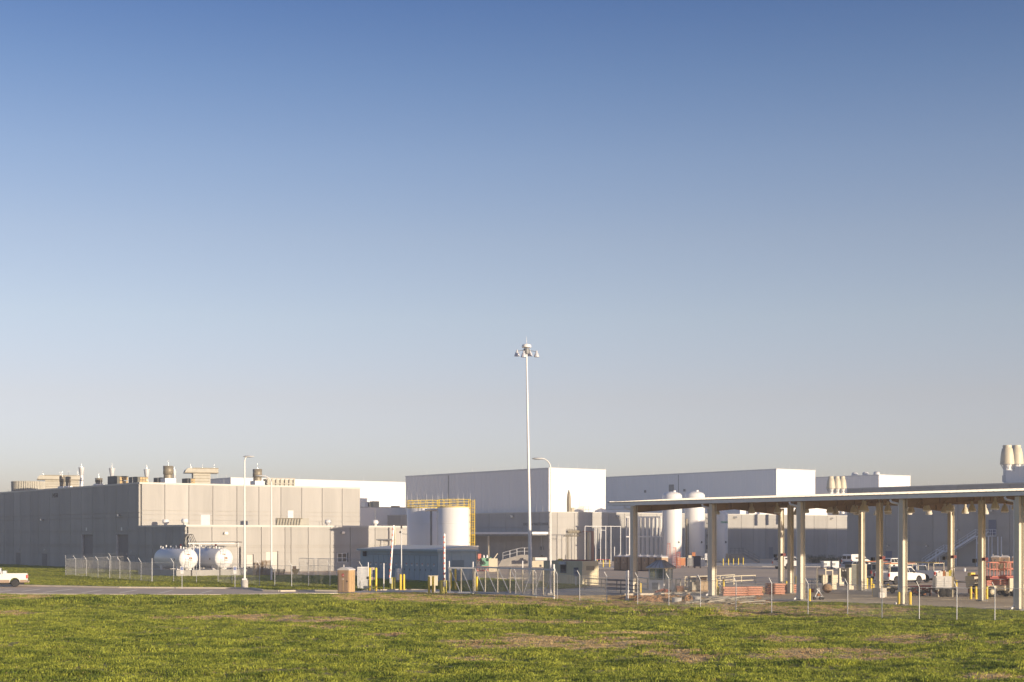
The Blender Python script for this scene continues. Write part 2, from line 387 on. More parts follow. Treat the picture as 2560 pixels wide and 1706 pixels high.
def wall_light(parent, face, t, z, s=1.):
    b = MB(); 
    if face == 'v': b.prism([(-.28*s, 0), (.28*s, 0), (.2*s, .3*s), (-.2*s, .3*s)], -.75, -.3); o = b.build('wall_light', M_CHROME, parent); o.location = (t, 0, z)
    else:
        b.prism([(-.28*s, 0), (.28*s, 0), (.2*s, .3*s), (-.2*s, .3*s)], -.75, -.3); o = b.build('wall_light', M_CHROME, parent); o.location = (0, t, z); o.rotation_euler = (0, 0, R(-90))
    MB().box(-.22*s, .22*s, -.72, -.4, -.03, -.004).build('lens', M_LAMP, o)
def rods(parent, pts, h=.9):
    for x, y, z in pts: MB().tube((x, y, z), (x, y, z+h), .02, .008, n=4).build('lightning_rod', M_GUT, parent)
BASE_C = pt(352, 215)
# ---- left building, two tiers
C1 = BASE_C; LB = thing('concrete_building', 'large grey concrete panel building with high block, lower front block and crowded roof', 'building', C1, TH)
ty = lambda px: hit(px, C1, U); tx = lambda px: hit(px, C1, V)
ZT, ZL = 12.9, 6.62
Wt = tx(898)
C2 = C1+U*ty(468); y2 = ty(468); Wl = hit(1030, C2, V)
part('wall', M_JOINT, LB, (0, Wt, 0, 130, -.3, ZT-.12), (0.004, Wl, y2, -.004, -.3, ZL-.12))
js = [-60, -25, 15, 38, 55, 80, 101, 128.6, 154, 181, 208, 236.5, 265, 295, 325]
ts = [0.0]+[ty(p) for p in js[::-1]]
doors = [(ty(236.5), ty(208.5), 0, 5.3), (ty(325), ty(295.5), 0, 5.3)]
gz = [zz(1283.5, 220), zz(1295, 220), zz(1329, 220), 2.2, 3.42, 3.7]
panel_wall(LB, 'u', ts, 0, ZT-.25, gz, openings=doors)
# lower tier left face
lj = [352, 369, 386, 420, 437, 455, 468]
panel_wall(LB, 'u', sorted([ty(p) for p in lj]), 0, ZL-.25, gz)
vj = [352, 410, 470, 530, 590, 645, 700, 752, 803, 853, 898]
panel_wall(LB, 'v', [0]+[tx(p) for p in vj[1:]], ZL-.1, ZT-.25, [zz(1280, 225), zz(1290, 225), zz(1303, 225)])
t2 = lambda px: hit(px, C2, V)
lv = [468, 527.5, 590, 651, 710, 725, 768, 823, 873, 935, 985, 1030]
LBL = thing('concrete_building', 'low concrete front block with white double window below the high grey block', 'building', C2, TH) if False else LB
lo = MB()
class _Sub: pass
holes = [(t2(563), t2(600), 0, 3.6), (t2(615), t2(632), 0, 2.5), (t2(663), t2(693), 0, 2.9), (t2(840.5), t2(868.5), 1.25, 2.6)]
sub = thing('lower_block', None, None, (0, y2, 0), 0); sub.parent = LB
bpy.data.objects.remove(sub)
def low_panels():
    # panels of the lower block's sunlit face, shifted to its own plane
    before = set(o.name for o in col.objects)
    panel_wall(LB, 'v', [t2(p) for p in lv], 0, ZL-.25, [zz(1324, 210), 3.42, 3.7, 2.7], openings=holes)
    for o in col.objects:
        if o.name not in before: o.location.y += y2
low_panels()
part('coping', M_COPE, LB, (-.36, Wt+.06, -.36, .25, ZT-.25, ZT), (-.36, .25, .25, 130, ZT-.25, ZT), (Wt-.2, Wt+.06, .25, 60, ZT-.25, ZT),
     (-.36, Wl, y2-.36, y2+.25, ZL-.25, ZL), (-.36, .25, y2+.25, -.36, ZL-.25, ZL))
part('roof', M_WALK, LB, (.25, Wt-.2, .25, 129, ZT-.4, ZT-.1), (.25, Wl, y2+.25, -.35, ZL-.4, ZL-.1))
for a, c, z0, z1 in doors:
    d = part('overhead_door', mat('door_grey', (.19, .18, .19), .6, nz=.05, ns=1), LB, (-.03, 0, a+.03, c-.03, 0.02, z1-.03))
    for k in range(5): part('door_slat', M_GALVD, d, (-.06, -.035, a+.05, c-.05, k+.9, k+.96)).name = 'door_slat'
    part('door_jamb', M_GALV, LB, (-.31, -.035, c-.16, c-.03, 0, z1-.03))
for px, py in ((112.5, 1298), (306, 1292)): wall_light(LB, 'u', ty(px), zz(py, 225))
for px in (221, 309): part('number_plate', M_SIGN, LB, (-.33, -.305, ty(px)-.25, ty(px)+.25, 5.9, 6.4))
for px, py in ((52, 1373), (116, 1373), (334, 1376)): part('wall_fixture', M_GALV, LB, (-.42, -.305, ty(px)-.12, ty(px)+.12, 2.7, 2.95))
for px in (50, 116): part('door', mat('shade_door', (.17, .17, .18), .6), LB, (-.34, -.305, ty(px)-1.1, ty(px)+1.1, .02, 2.15))
text('14550', .95, M_INK, LB, (-.31, ty(135), zz(1243, 240)), (R(90), 0, R(-90)), name='building_number', sx=1.1)
dl = [(t2(563), t2(600), .02, 3.57, M_CONC, 'overhead_door'), (t2(615), t2(632), .02, 2.47, M_COPE, 'door'), (t2(663), t2(678), .02, 2.87, M_COPE, 'door'), (t2(678), t2(693), .02, 2.87, M_COPE, 'door')]
part('jamb_shadow_strip', M_BLACK, LB, (t2(594), t2(600)-.05, y2-.1, y2-.035, .02, 3.5))  # thin black strip over the door, colour standing in for the right jamb's shadow
for a, c, z0, z1, m, nm in dl: part(nm, m, LB, (a+.04, c-.04, y2-.06 if nm == 'door' else y2-.03, y2-.004, z0, z1))
w = part('window', M_WPAINT, LB, *[(t2(840.5)+x0, t2(840.5)+x1, y2-.36, y2-.2, z0, z1) for x0, x1, z0, z1 in
        ((0, 1.62, 1.25, 1.33), (0, 1.62, 2.52, 2.6), (0, .09, 1.33, 2.52), (1.53, 1.62, 1.33, 2.52), (.76, .86, 1.33, 2.52), (.09, .76, 1.88, 1.94), (.86, 1.53, 1.88, 1.94))])
for x0, x1 in ((.09, .76), (.86, 1.53)):
    for z0, z1 in ((1.33, 1.88), (1.94, 2.52)): part('pane', M_GLASS, w, (t2(840.5)+x0, t2(840.5)+x1, y2-.26, y2-.24, z0, z1))
def lit_light(px, py):
    before = set(o.name for o in col.objects); wall_light(LB, 'v', t2(px), zz(py, 210))
    for o in col.objects:
        if o.name not in before and o.parent == LB: o.location.y += y2
lit_light(560, 1336); lit_light(852, 1334)
MB().lathe([(.05, .25), (.22, .2), (.24, 0), (.15, -.18), (.02, -.22)], 12).build('security_camera', M_WPAINT, LB).location = (-.2, y2-.7, zz(1339, 203))
part('camera_arm', M_WPAINT, LB, (-.3, -.1, y2-.7, y2-.3, zz(1337, 203), zz(1336, 203)))
MB().tube((0, y2-.34, 0), (0, y2-.34, 0.01), .01).build('conduit', M_GALV, LB)
rods(LB, [(.1, ty(p), ZT) for p in (20, 90, 170, 250, 330)]+[(tx(p), 0, ZT) for p in (395, 470, 560, 650, 720, 800, 870)])
# ---- white tall building behind left
def white_box(label, C, left_u, right_v, ztop, ybase=-.2, seams=1.6, extra=()):
    o = thing('white_building', label, 'building', C, TH)
    part('wall', M_WHITE, o, (0, right_v, 0, left_u, ybase, ztop-.35), *extra)
    part('roof_trim', mat('white_trim', (.70, .70, .69), .5), o, (-.06, right_v+.06, -.06, left_u+.06, ztop-.35, ztop))
    b = MB(); t = seams/2
    while t < right_v-.05: b.box(t, t+.07, -.05, .0, ybase, ztop-.36); t += seams
    t = seams/2
    while t < left_u-.05: b.box(-.05, .0, t, t+.07, ybase, ztop-.36); t += seams
    tag(b.build('cladding_rib', M_WHITE, o), kind='stuff')
    rods(o, [(right_v*k/6, 0, ztop) for k in range(1, 7)]+[(0, left_u*k/6, ztop) for k in range(1, 6)], 1.1)
    return o
W0 = pt(577, 350)
wb0 = white_box('long sunlit white metal building rising behind the grey concrete roof on the left', W0, 14, hit(1060, W0, V), zz(1194, 350))
W1 = pt(1372, 300)
wb1 = white_box('tallest central white metal block with one bluish shaded side and one bright side', W1, hit(1014, W1, U), hit(1514, W1, V), 19.0, seams=1.25)
tw = lambda px: hit(px, W1, V)
part('wall_joint', M_JOINT, wb1, (-.07, -.055, hit(1122, W1, U), hit(1122, W1, U)+.12, 5, 18.6))
part('door', M_WPAINT, wb1, (tw(1447), tw(1460), -.12, -.07, 10.2, zz(1243, 303)))
W2 = pt(1941, 370)
wb2 = white_box('wide white metal building behind the canopy with small dark louvres on its shaded side', W2, hit(1500, W2, U), hit(2038, W2, V), 22.0, seams=1.9)
tu = lambda px: hit(px, W2, U)
for x0, x1, y0, y1 in ((1611, 1616, 1226, 1232), (1673, 1685, 1212, 1230), (1709, 1714, 1223, 1229)):
    d = W2.y+U.y*tu((x0+x1)/2)
    part('louvre', M_GALVD, wb2, (-.14, -.07, tu(x1), tu(x0), zz(y1, d), zz(y0, d)))
part('wall_joint', M_JOINT, wb2, (-.07, -.055, tu(1697), tu(1697)+.14, 9, 21.6))
W3 = pt(2197, 403)
wb3 = white_box('small distant white block with two round roof vents at the far right of the roofs', W3, hit(2030, W3, U), hit(2276, W3, V), zz(1186.5, 403), seams=1.9)
for px in (2128, 2155, 2183):
    t = hit(px, W3, U); MB().lathe([(.9, 0), (.9, .5), (.7, .8), (.1, .95)], 12, (1.5, t, zz(1186.5, 403))).build('roof_vent', M_GALV, wb3)
W4 = pt(960, 345)
wb4 = thing('white_annex', 'low white block in shade between the grey block and the tallest white building', 'building', W4, TH)
part('wall', M_WHITE, wb4, (-16, 9, 0, 8, -.2, zz(1268, 345)-.2)); part('roof_trim', M_COPE, wb4, (-16.05, 9.05, -.05, 8.05, zz(1268, 345)-.2, zz(1268, 345)))
W5 = pt(1850, 338)
wb5 = thing('white_annex', 'low white wall strip seen just under the canopy roof behind the white tanks', 'building', W5, TH)
part('wall', M_WHITE, wb5, (0, 30, 0, 50, 9, 11.8)); part('roof_trim', M_COPE, wb5, (-.05, 30, -.05, 50.05, 11.8, 11.95))
# ---- dock building (concrete, centre)
C3 = pt(1376, 298)
DB = thing('concrete_building', 'long concrete building with the dark lettered waste dock and shadowed sunlit wall', 'building', C3, TH)
t3 = lambda px: hit(px, C3, V); y3 = lambda px: hit(px, C3, U)
ZD = 10.05
part('wall', M_JOINT, DB, (0, t3(2200), 0, y3(880), -.3, ZD-.12))
part('roof', M_WALK, DB, (.2, t3(2200)-.2, .2, y3(880)-.2, ZD-.12, ZD-.02))
gd = [zz(1295, 300), 6.9, 4.1, 4.4, 2.3]
panel_wall(DB, 'u', [0]+[y3(p) for p in (1352, 1309.5, 1266, 1226, 1187, 1145, 1100, 1050, 1005, 970, 935, 900)], 0, ZD-.2, gd)
rj = [1376, 1391, 1434, 1441, 1476, 1519, 1559, 1600, 1640, 1690, 1740, 1800, 1851, 1882, 1912, 1943, 1975, 2005, 2033, 2063, 2067, 2089, 2117, 2160, 2200]
panel_wall(DB, 'v', [0]+[t3(p) for p in rj[1:]], 0, ZD-.2, gd, openings=[(t3(1494), t3(1499), 0, 2.5)])
part('coping', M_COPE, DB, (-.36, t3(2200), -.36, .2, ZD-.2, ZD), (-.36, .2, .2, y3(880), ZD-.2, ZD))
wall_light(DB, 'u', y3(1286), zz(1294, 308), 1.5)
for px in (1540, 1834, 2075): wall_light(DB, 'v', t3(px), zz(1294, 315), 1.4)
for px in (1925, 1956): part('door', mat('grey_door', (.22, .23, .25), .6), DB, (t3(px-5), t3(px+5), -.34, -.305, .02, 2.6))
text('EXCESS & WASTE DOCK', .74, M_INK, DB, (-.31, y3(1311.5), zz(1314, 303)), (R(90), 0, R(-90)), name='dock_lettering', sx=1.0)
rods(DB, [(.1, y3(p), ZD) for p in (1220, 1285, 1340)]+[(t3(p), 0, ZD) for p in (1400, 1500, 1600)], 1.3)
rods(DB, [(.1, y3(p), ZD) for p in (1234, 1356)], 1.3)
# dock canopy
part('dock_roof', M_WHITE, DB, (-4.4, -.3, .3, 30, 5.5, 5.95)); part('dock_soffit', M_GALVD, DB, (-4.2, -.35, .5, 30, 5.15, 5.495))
ct = MB(); 
for yy in (y3(1254)-.9, y3(1254)+10): ct.cbox(-4.1, yy, 0, .28, .28, 5.15)
ct.build('dock_post', M_CREAM, DB)
MB().path([(-.5, y3(1358), 5.2), (-.5, y3(1358), 2.9)], .06).build('conduit', M_GALV, DB)
part('junction_box', M_GALVD, DB, (-.65, -.32, y3(1362), y3(1356), 2.3, 3.0))
# lit wall pipework
pw = MB()
for z, x0, x1 in ((zz(1340, 300), t3(1406), t3(1446)), (zz(1332, 300), t3(1416), t3(1448)), (zz(1329, 300), t3(1418), t3(1446)), (zz(1327, 300), t3(1420), t3(1443))):
    pw.tube((x0, -.7, z), (x1, -.7, z), .09, n=6)
for px in (1414, 1419, 1424, 1430, 1436, 1442): pw.tube((t3(px), -.7, zz(1341 if px < 1440 else 1329, 300)), (t3(px), -.7, zz(1322, 300)), .06, n=5)
for px in (1413.5, 1417.5): pw.tube((t3(px), -.6, 0), (t3(px), -.6, zz(1338, 300)), .07, n=5)
for k in range(9): pw.cbox(t3(1415+k*3.6), -.75, zz(1331, 300), .3, .35, .35)
pw.build('pipe_manifold', M_BRONZE, DB)
dct = MB().cbox(t3(1469.5), -1.3, 0, .62, .6, zz(1330, 303)).box(t3(1448), t3(1471.5), -1.6, -1.0, zz(1330, 303), zz(1328, 303)+.0).build('riser_duct', mat('red_oxide', (.42, .2, .13), .7), DB)
MB().cbox(t3(1462.5), -1.3, 0, .55, .6, zz(1331, 303)).build('riser_pipe', M_CREAM, DB)
# ---- right wing
C6 = pt(2120, 273.7)
RW = thing('concrete_building', 'tall concrete wing behind the canopy with steel stairs against its shaded wall', 'building', C6, TH)
Y6 = -75; t6 = lambda px: hit(px, C6, U)
ZR = 13.95
part('wall', M_JOINT, RW, (0, 110, Y6, 0, -.3, ZR-.12)); part('roof', M_WALK, RW, (.2, 109.8, Y6, -.2, ZR-.12, ZR-.02))
cj = sorted([t6(p) for p in (2120, 2160, 2217, 2275, 2335, 2397, 2462, 2527, 2590, 2660, 2740)]+[Y6])
panel_wall(RW, 'u', cj, 0, ZR-.2, [zz(1287, 260), 6.5, 3.95, 3.6, 2.2])
part('coping', M_COPE, RW, (-.36, .2, Y6, 0, ZR-.2, ZR), (.2, 110, -.2, .06, ZR-.2, ZR))
for px, py in ((2225, 1367), (2322, 1367), (2400, 1328), (2484, 1282)): wall_light(RW, 'u', t6(px), zz(py, 262), .8)
for px, y0, w_ in ((2225, 1378, 8), (2459, 1377, 8), (2484, 1300, 9.5)):
    d = C6.y+U.y*t6(px); zt = zz(y0, d); part('door', mat('blue_grey_door', (.13, .16, .24), .6), RW, (-.36, -.305, t6(px+w_), t6(px-w_), zt-2.5 if y0 < 1350 else .02, zt))
rods(RW, [(.1, t6(p), ZR) for p in (2180, 2220, 2265, 2320, 2362, 2410, 2440, 2480)], .8)
# penthouse on the wing
PH = thing('penthouse', 'white plant room block standing on the wing roof below the twin exhaust stacks', 'roof block', C6+Vector((0, 0, ZR-.02)), TH)
yA, yB = t6(2526), t6(2503)
part('wall', M_WHITE, PH, (1.2, 9, yA-22, yA, 0, zz(1168.5, 250)-ZR), (1.3, 8, yA+.02, yB, 0, zz(1181, 252)-ZR))
part('hood', M_GALV, PH, (1.6, 2.6, yB+.01, yB+.9, .3, 1.4)); 
tag(part('cladding_rib', M_WHITE, PH, *[(1.14, 1.2, yA-k*1.4-1, yA-k*1.4-.93, 0, 2.8) for k in range(14)]), kind='stuff')
def stack(label, x, y, z0, ztop, r, group):
    o = thing('exhaust_stack', label, 'exhaust stack', (x, y, z0), 0, group); h = ztop-z0
    bh = r*3.4
    MB().lathe([(r*.72, 0), (r*.72, h-bh-.5), (r*.95, h-bh-.1)], 20).build('shaft', M_TANKW, o)
    MB().lathe([(r*1.28, h-bh-.12), (r*1.28, h-bh+.12), (r*1.15, h-bh*.55), (r*.95, h-.6), (r*.8, h-.5), (r*.8, h)], 24).build('bell_cap', M_CREAM, o)
    b = MB()
    for k in range(8):
        a = k*math.pi/4; b.bar((math.cos(a)*r*.75, math.sin(a)*r*.75, h-bh-.9), (math.cos(a)*r*1.2, math.sin(a)*r*1.2, h-bh-.14), .06)
    b.build('bracket', M_GALVD, o)
    MB().lathe([(r*.76, h*.45), (r*.76, h*.45+.12)], 20).build('band', M_GALV, o)
    return o
for k, (px, d) in enumerate(((2518, 252), (2541, 256))):
    p = pt(px, d); stack(('left', 'right')[k]+' one of the twin white bell-topped exhaust stacks above the plant room', p.x, p.y, ZR-.02, zz(1113.5, d), 13.5*d/F, 'twin exhaust stacks')
for k, (px, d) in enumerate(((2077, 321), (2092, 324), (2105.5, 327))):
    p = pt(px, d); stack(('left', 'middle', 'right')[k]+' one of three cream bell-topped stacks behind the canopy roof', p.x, p.y, ZD, zz(1191.5, d), 8.5*d/F, 'three bell-topped stacks')
# ---- roof equipment on the left building
def rp(px, back, zt=ZT):                       # a spot behind the parapet, seen in column px
    if px >= 352: p = C1+V*tx(px); return p+(p-Vector((0, 0, 0))).normalized()*back
    p = C1+U*ty(px); return p+p.normalized()*back
def roofthing(name, label, cat, px, back, group=None, rz=TH, z=ZT-.1):
    p = rp(px, back); return thing(name, label, cat, (p.x, p.y, z), rz, group), p.length and p.y
def flue(label, px, ytop, rpx, back):
    o, d = roofthing('flue', label, 'flue', px, back, 'white flared flues'); r = rpx*d/F*.5; h = zz(ytop, d)-ZT+.1
    MB().lathe([(r, 0), (r, h-1.2)], 14).build('shaft', M_TANKW, o)
    MB().lathe([(r*1.05, h-1.25), (r*1.15, h-1.2), (r*1.85, h-.12), (r*1.9, h)], 14).build('flared_cap', M_GALV, o)
    MB().lathe([(r*1.12, h*.35), (r*1.12, h*.35+.1)], 14).build('band', M_GALVD, o)
    MB().tube((0, 0, h), (0, 0, h+.7), .05, .02, n=5).build('lightning_rod', M_CHROME, o)
flue('tallest white flared flue, left of the squat round vent on the roof', 204, 1169, 8, 4)
flue('white flared flue standing behind the left dark intake unit', 280, 1171, 8, 7)
flue('white flared flue rising behind the right end of the second dark intake unit', 367, 1174, 8, 6)
flue('thin white flared flue tucked against the tall two-tier bronze vent', 436, 1176.5, 5, 7)
def drum(label, px, ytop, w, back, curb=False, z=ZT-.1, p=None, m=None):
    if p is None: o, d = roofthing('round_vent', label, 'roof vent', px, back, 'round bronze roof vents')
    else: o = thing('round_vent', label, 'roof vent', (p.x, p.y, z), TH, 'round bronze roof vents'); d = p.y
    r = w/2*d/F; h = zz(ytop, d)-z; m = m or M_BRONZE
    MB().lathe([(r*.9, .3), (r*.9, h*.52)], 24).build('lower_drum', m, o)
    MB().lathe([(r*.7, h*.52), (r, h*.55), (r, h), (r*.9, h)], 24).build('upper_drum', m, o)
    MB().cbox(0, 0, 0, r*2.3, r*2.3, .4 if not curb else .9).build('curb', M_WPAINT, o)
    MB().tube((0, 0, h), (0, 0, h+.9), .05, .02, n=5).build('lightning_rod', M_CHROME, o)
drum('left round bronze vent of the pair in front of the long roof hood', 155.5, 1191, 14, 2.5)
drum('right round bronze vent of the pair in front of the long roof hood', 170.5, 1192, 14, 2.5)
drum('squat round bronze vent alone between the tall flue and the dark intake unit', 247, 1196, 18, 3)
drum('largest two-tier bronze drum vent on a white curb', 420.5, 1165.5, 25, 4, True)
drum('two-tier bronze drum vent behind the left part of the lamp arm', 643.5, 1173.5, 23, 5, True)
def hood(label, px0, px1, ytop, ylow, bx0, bx1, back):
    o, d = roofthing('intake_hood', label, 'air intake hood', (px0+px1)/2, back, 'long curved air intake hoods', 0)
    s = d/F; w = (px1-px0)*s; h1 = zz(ytop, d)-ZT+.1; h0 = zz(ylow, d)-ZT+.1
    b0, b1 = ((bx0-(px0+px1)/2)*s, (bx1-(px0+px1)/2)*s)
    o.rotation_euler = (0, 0, R(18))
    MB().prism([(-w/2, h0), (-w/2+.15, h0+(h1-h0)*.6), (-w/2+.5, h1-.05), (-w/2+1.2, h1), (w/2, h1), (w/2, h0)], -1.3, 1.6).build('hood', M_HOOD, o)
    MB().box(b0, b1, -1.0, 1.5, 0, h0-.01).build('body', M_HOOD, o)
    b = MB()
    for k in range(4): b.box(b0+.1, b1-.1, -1.05, -1.0, .2+k*h0/4.4, .28+k*h0/4.4)
    b.box(-w/2-.03, w/2+.03, -1.36, -1.3, h0, h0+.14); b.box(-w/2+1.2, w/2+.03, -1.36, -1.3, h1-.12, h1)
    b.build('rib', M_BRONZE, o)
    for k in range(3): MB().tube((-w/2+1+k*(w-1.5)/2, 0, h1), (-w/2+1+k*(w-1.5)/2, 0, h1+.7), .04, .015, n=4).build('lightning_rod', M_CHROME, o)
hood('left long cream intake hood with curved end behind two bronze vents', 95, 200, 1189, 1201, 114, 196, 9)
hood('right long cream intake hood overhanging its box near the lit roof corner', 461, 543, 1171, 1184, 482, 524, 7)
def dark_unit(label, px0, pxm, px1, ytop, back):
    o, d = roofthing('intake_unit', label, 'rooftop unit', pxm, back, 'dark rooftop intake units')
    L = abs(hit(px0, rp(pxm, back), U)); Wd = abs(hit(px1, rp(pxm, back), V)); h = zz(ytop, d)-ZT+.1
    MB().box(.0, Wd*.45, .05, L, 0, h).build('body', M_DKBOX, o)
    MB().prism([(.0, h*.95), (Wd, h), (Wd*.98, h*.92), (Wd*.15, .1), (0, .1)], -.6, 0.).build('hood', M_DKBOX, o)
    b = MB()
    for k in range(3):
        for j in range(2): b.box(Wd*.2+k*Wd*.25, Wd*.2+k*Wd*.25+Wd*.22, -.68, -.61, .2+j*h*.4, .15+(j+.9)*h*.4)
    b.build('filter_bank', M_FILTER, o)
dark_unit('left dark intake unit with tan filter bank, below a flared flue', 269, 289, 318, 1190, 3)
dark_unit('middle dark intake unit with tan filter bank beside the roof corner', 322, 340, 367, 1192, 3)
dark_unit('small dark unit behind the white curb left of the largest drum vent', 384, 402, 413, 1194, 5)
dark_unit('small dark unit left of the right long intake hood', 455, 471, 484, 1196, 5)
o, d = roofthing('cooling_tower', 'low wide ribbed cooling tower near the left end of the high roof', 'cooling tower', 73, 12)
L = 41*d/F
MB().lathe([(L*.97, 0), (L*1.0, 2.0), (L*.93, 2.0)], 40).build('rim', M_HOOD, o)
b = MB()
for k in range(60):
    a = k*math.pi/30; b.bar((math.cos(a)*L*1.0, math.sin(a)*L*1.0, .05), (math.cos(a)*L*1.02, math.sin(a)*L*1.02, 1.98), .16, .16)
b.build('rib', M_HOOD, o)
o, d = roofthing('screened_unit', 'long low unit with open frame on the roof right of the drum vent', 'rooftop unit', 702, 5, None)
s = d/F; o.rotation_euler = (0, 0, R(20)); h = zz(1198, d)-ZT+.1
part('body', M_HOOD, o, (-36*s, 36*s, .1, 2.2, 0, h*.94)); part('end_panel', M_DKBOX, o, (-38*s, -36*s-.01, .1, 2.2, 0, h))
for k in range(7): part('frame_post', M_HOOD, o, (-34*s+k*11*s, -34*s+k*11*s+.18, -.15, .09, 0, h))
part('frame_rail', M_HOOD, o, (-36*s, 36*s, -.14, .08, h+.01, h+.16), (-36*s, 36*s, -.16, -.1501+.0, h*.4, h*.4+.12))
# lower roof
def lrp(px, back): p = C2+V*t2(px); return p+p.normalized()*back
p = lrp(462, 3); o = thing('turbine_vent', 'small round turbine vent at the left end of the lower roof', 'roof vent', (p.x, p.y, ZL-.1), 0, 'small roof vents on the lower roof')
MB().lathe([(.25, 0), (.25, .35), (.45, .4), (.5, .7), (.4, .95), (.1, 1.0)], 12).build('head', M_WPAINT, o)
for px, lb in ((820, 'small round turbine vent near the right end of the lit lower roof'), (938, 'small silver vent with a thin mast in front of the shaded wall strip'), (413, 'low mushroom vent at the foot of the high lit wall')):
    p = lrp(px, 3) if px > 468 else C1+V*2.5+U*(-3); q = copy_thing(o, (p.x, p.y, ZL-.1), 0, lb)
    if px == 938: MB().tube((0, 0, 1), (0, 0, 2.6), .04, n=5).build('mast', M_GALVD, q)
p = lrp(514, 4); o = thing('white_penthouse', 'white box vent with a cap tray on the lower roof', 'roof box', (p.x, p.y, ZL-.1), R(10))
part('body', M_WPAINT, o, (-.62, .62, -.5, .5, 0, 1.55)); part('cap_tray', M_GALV, o, (-.8, .8, -.65, .65, 1.56, 1.66))
p = lrp(726, 4); o = thing('louvred_unit', 'low rooftop cooler with bronze lattice front on the lower roof', 'rooftop unit', (p.x, p.y, ZL-.1), R(12))
s = p.y/F; part('body', M_HOOD, o, (-35*s, 46*s, .1, 2, 0, 1.2)); b = MB()
for k in range(9): b.bar((-34*s+k*7*s, 0, .05), (-31*s+k*7*s, 0, 1.1), .12, .1)
b.box(-36*s, 30*s, -.06, .06, 1.11, 1.2); b.box(-36*s, 30*s, -.06, .06, 0, .1); b.build('lattice', M_BRONZE, o)
part('box_vent', M_WPAINT, o, (-6*s, 8*s, .6, 1.6, 1.21, 2.3))
p = pt(925, 345-1.5); 
for k, (px, w_, m, lb) in enumerate(((917, 14, M_WPAINT, 'white rooftop box with black opening on the low white annex'), (939, 17, M_TAN, 'tan rooftop unit on the low white annex'), (991, 16, M_FILTER, 'flat tan box lying low on the annex roof'))):
    p = pt(px, 348); o = thing('rooftop_box', lb, 'rooftop unit', (p.x, p.y, zz(1268, 345)), TH, 'boxes on the low white annex')
    s = 348/F; h = (1.2, 1.35, .25)[k]; part('body', m, o, (-w_*s/2, w_*s/2, -.3, 1.2, 0, h)); part('cap', M_COPE, o, (-w_*s/2-.05, w_*s/2+.05, -.35, 1.25, h, h+.06))
    if k == 0: part('opening', M_BLACK, o, (w_*s*.1, w_*s*.48, -.32, -.305, .15, h-.1))
# spire stack on dock roof
p = pt(1422.5, 303); o = thing('pointed_stack', 'slim grey pointed stack standing against the bright side of the white block', 'stack', (p.x, p.y, ZD), 0)
h = zz(1225, 303)-ZD; MB().lathe([(.42, 0), (.42, h*.55), (.3, h*.8), (.04, h)], 14).build('shaft', M_BRONZE, o); part('base_box', M_CREAM, o, (.5, 1.1, -.2, .3, 0, .9))
p = pt(1461, 303.5); o = thing('roof_railing', 'wire-thin white guard rail on the dock roof before the bright white wall', 'railing', (p.x, p.y, ZD), TH)
s = 303/F; b = MB()
for k in range(8): b.tube((-19*s*.7+k*5.4*s, 0, 0), (-19*s*.7+k*5.4*s, 0, 1.1), .035, n=4)
b.build('post', M_CREAM, o); MB().tube((-13.3*s, 0, 1.1), (24.5*s, 0, 1.1), .035, n=4).tube((-13.3*s, 0, .55), (24.5*s, 0, .55), .03, n=4).build('rail', M_CREAM, o)
# ---- canopy
def cw(v, u, z=0): p = F5+V*v+U*u; return (p.x, p.y, z)
CN = thing('canopy', 'long open steel canopy with white metal roof and bell lamps over the fuel yard', 'canopy', cw(0, 0), TH)
US = [-9.7]+[hit(px, F5, U) for px in (2548, 2258, 2003, 1782, 1585)]
US[1] = 0.0
UL, UR = hit(1530, F5, U), -14.5
EZ = 8.06; W = 19.0; OV = .3
def rz_(v): return EZ+.5*(1-abs(v-W/2)/(W/2+OV))
prof = [(-OV, rz_(-OV)), (W/2, rz_(W/2)), (W+OV, rz_(W+OV)), (W+OV, rz_(W+OV)-.12), (W/2, rz_(W/2)-.12), (-OV, rz_(-OV)-.12)]
MB().prism(prof, UR, UL).build('roof_sheet', M_ROOFM, CN)
b = MB(); u = UR+.1
while u < UL:
    for va, vb in ((-OV, W/2), (W/2, W+OV)): b.bar((va, u, rz_(va)+.03), (vb, u, rz_(vb)+.03), .06, .06)
    u += .6
tag(b.build('roof_rib', M_ROOFM, CN), kind='stuff')
MB().prism([(-OV+.05, EZ-.5), (W/2, EZ+.1), (W+OV-.1, EZ-.5), (W+OV-.1, EZ-.47), (W/2, EZ+.17), (-OV+.05, EZ-.43)], UR+.1, UL-.1) if False else None
part('gutter', M_GUT, CN, (-OV-.2, -OV-.01, UR, UL, EZ-.3, EZ-.02), (W+OV+.01, W+OV+.2, UR, UL, EZ-.3, EZ-.02))
part('gutter_lip', M_GALVD, CN, (-OV-.24, -OV-.01, UR, UL, EZ-.02, EZ+.03))
part('end_fascia', M_GUT, CN, (-OV, W/2, UL, UL+.05, EZ-.1, EZ+.1))
for k in range(13):
    v = -.1+k*(W+.2)/12; b = MB(); b.box(v-.04, v+.04, UR, UL-.1, rz_(v)-.32, rz_(v)-.13); b.build('purlin', M_LINER, CN)
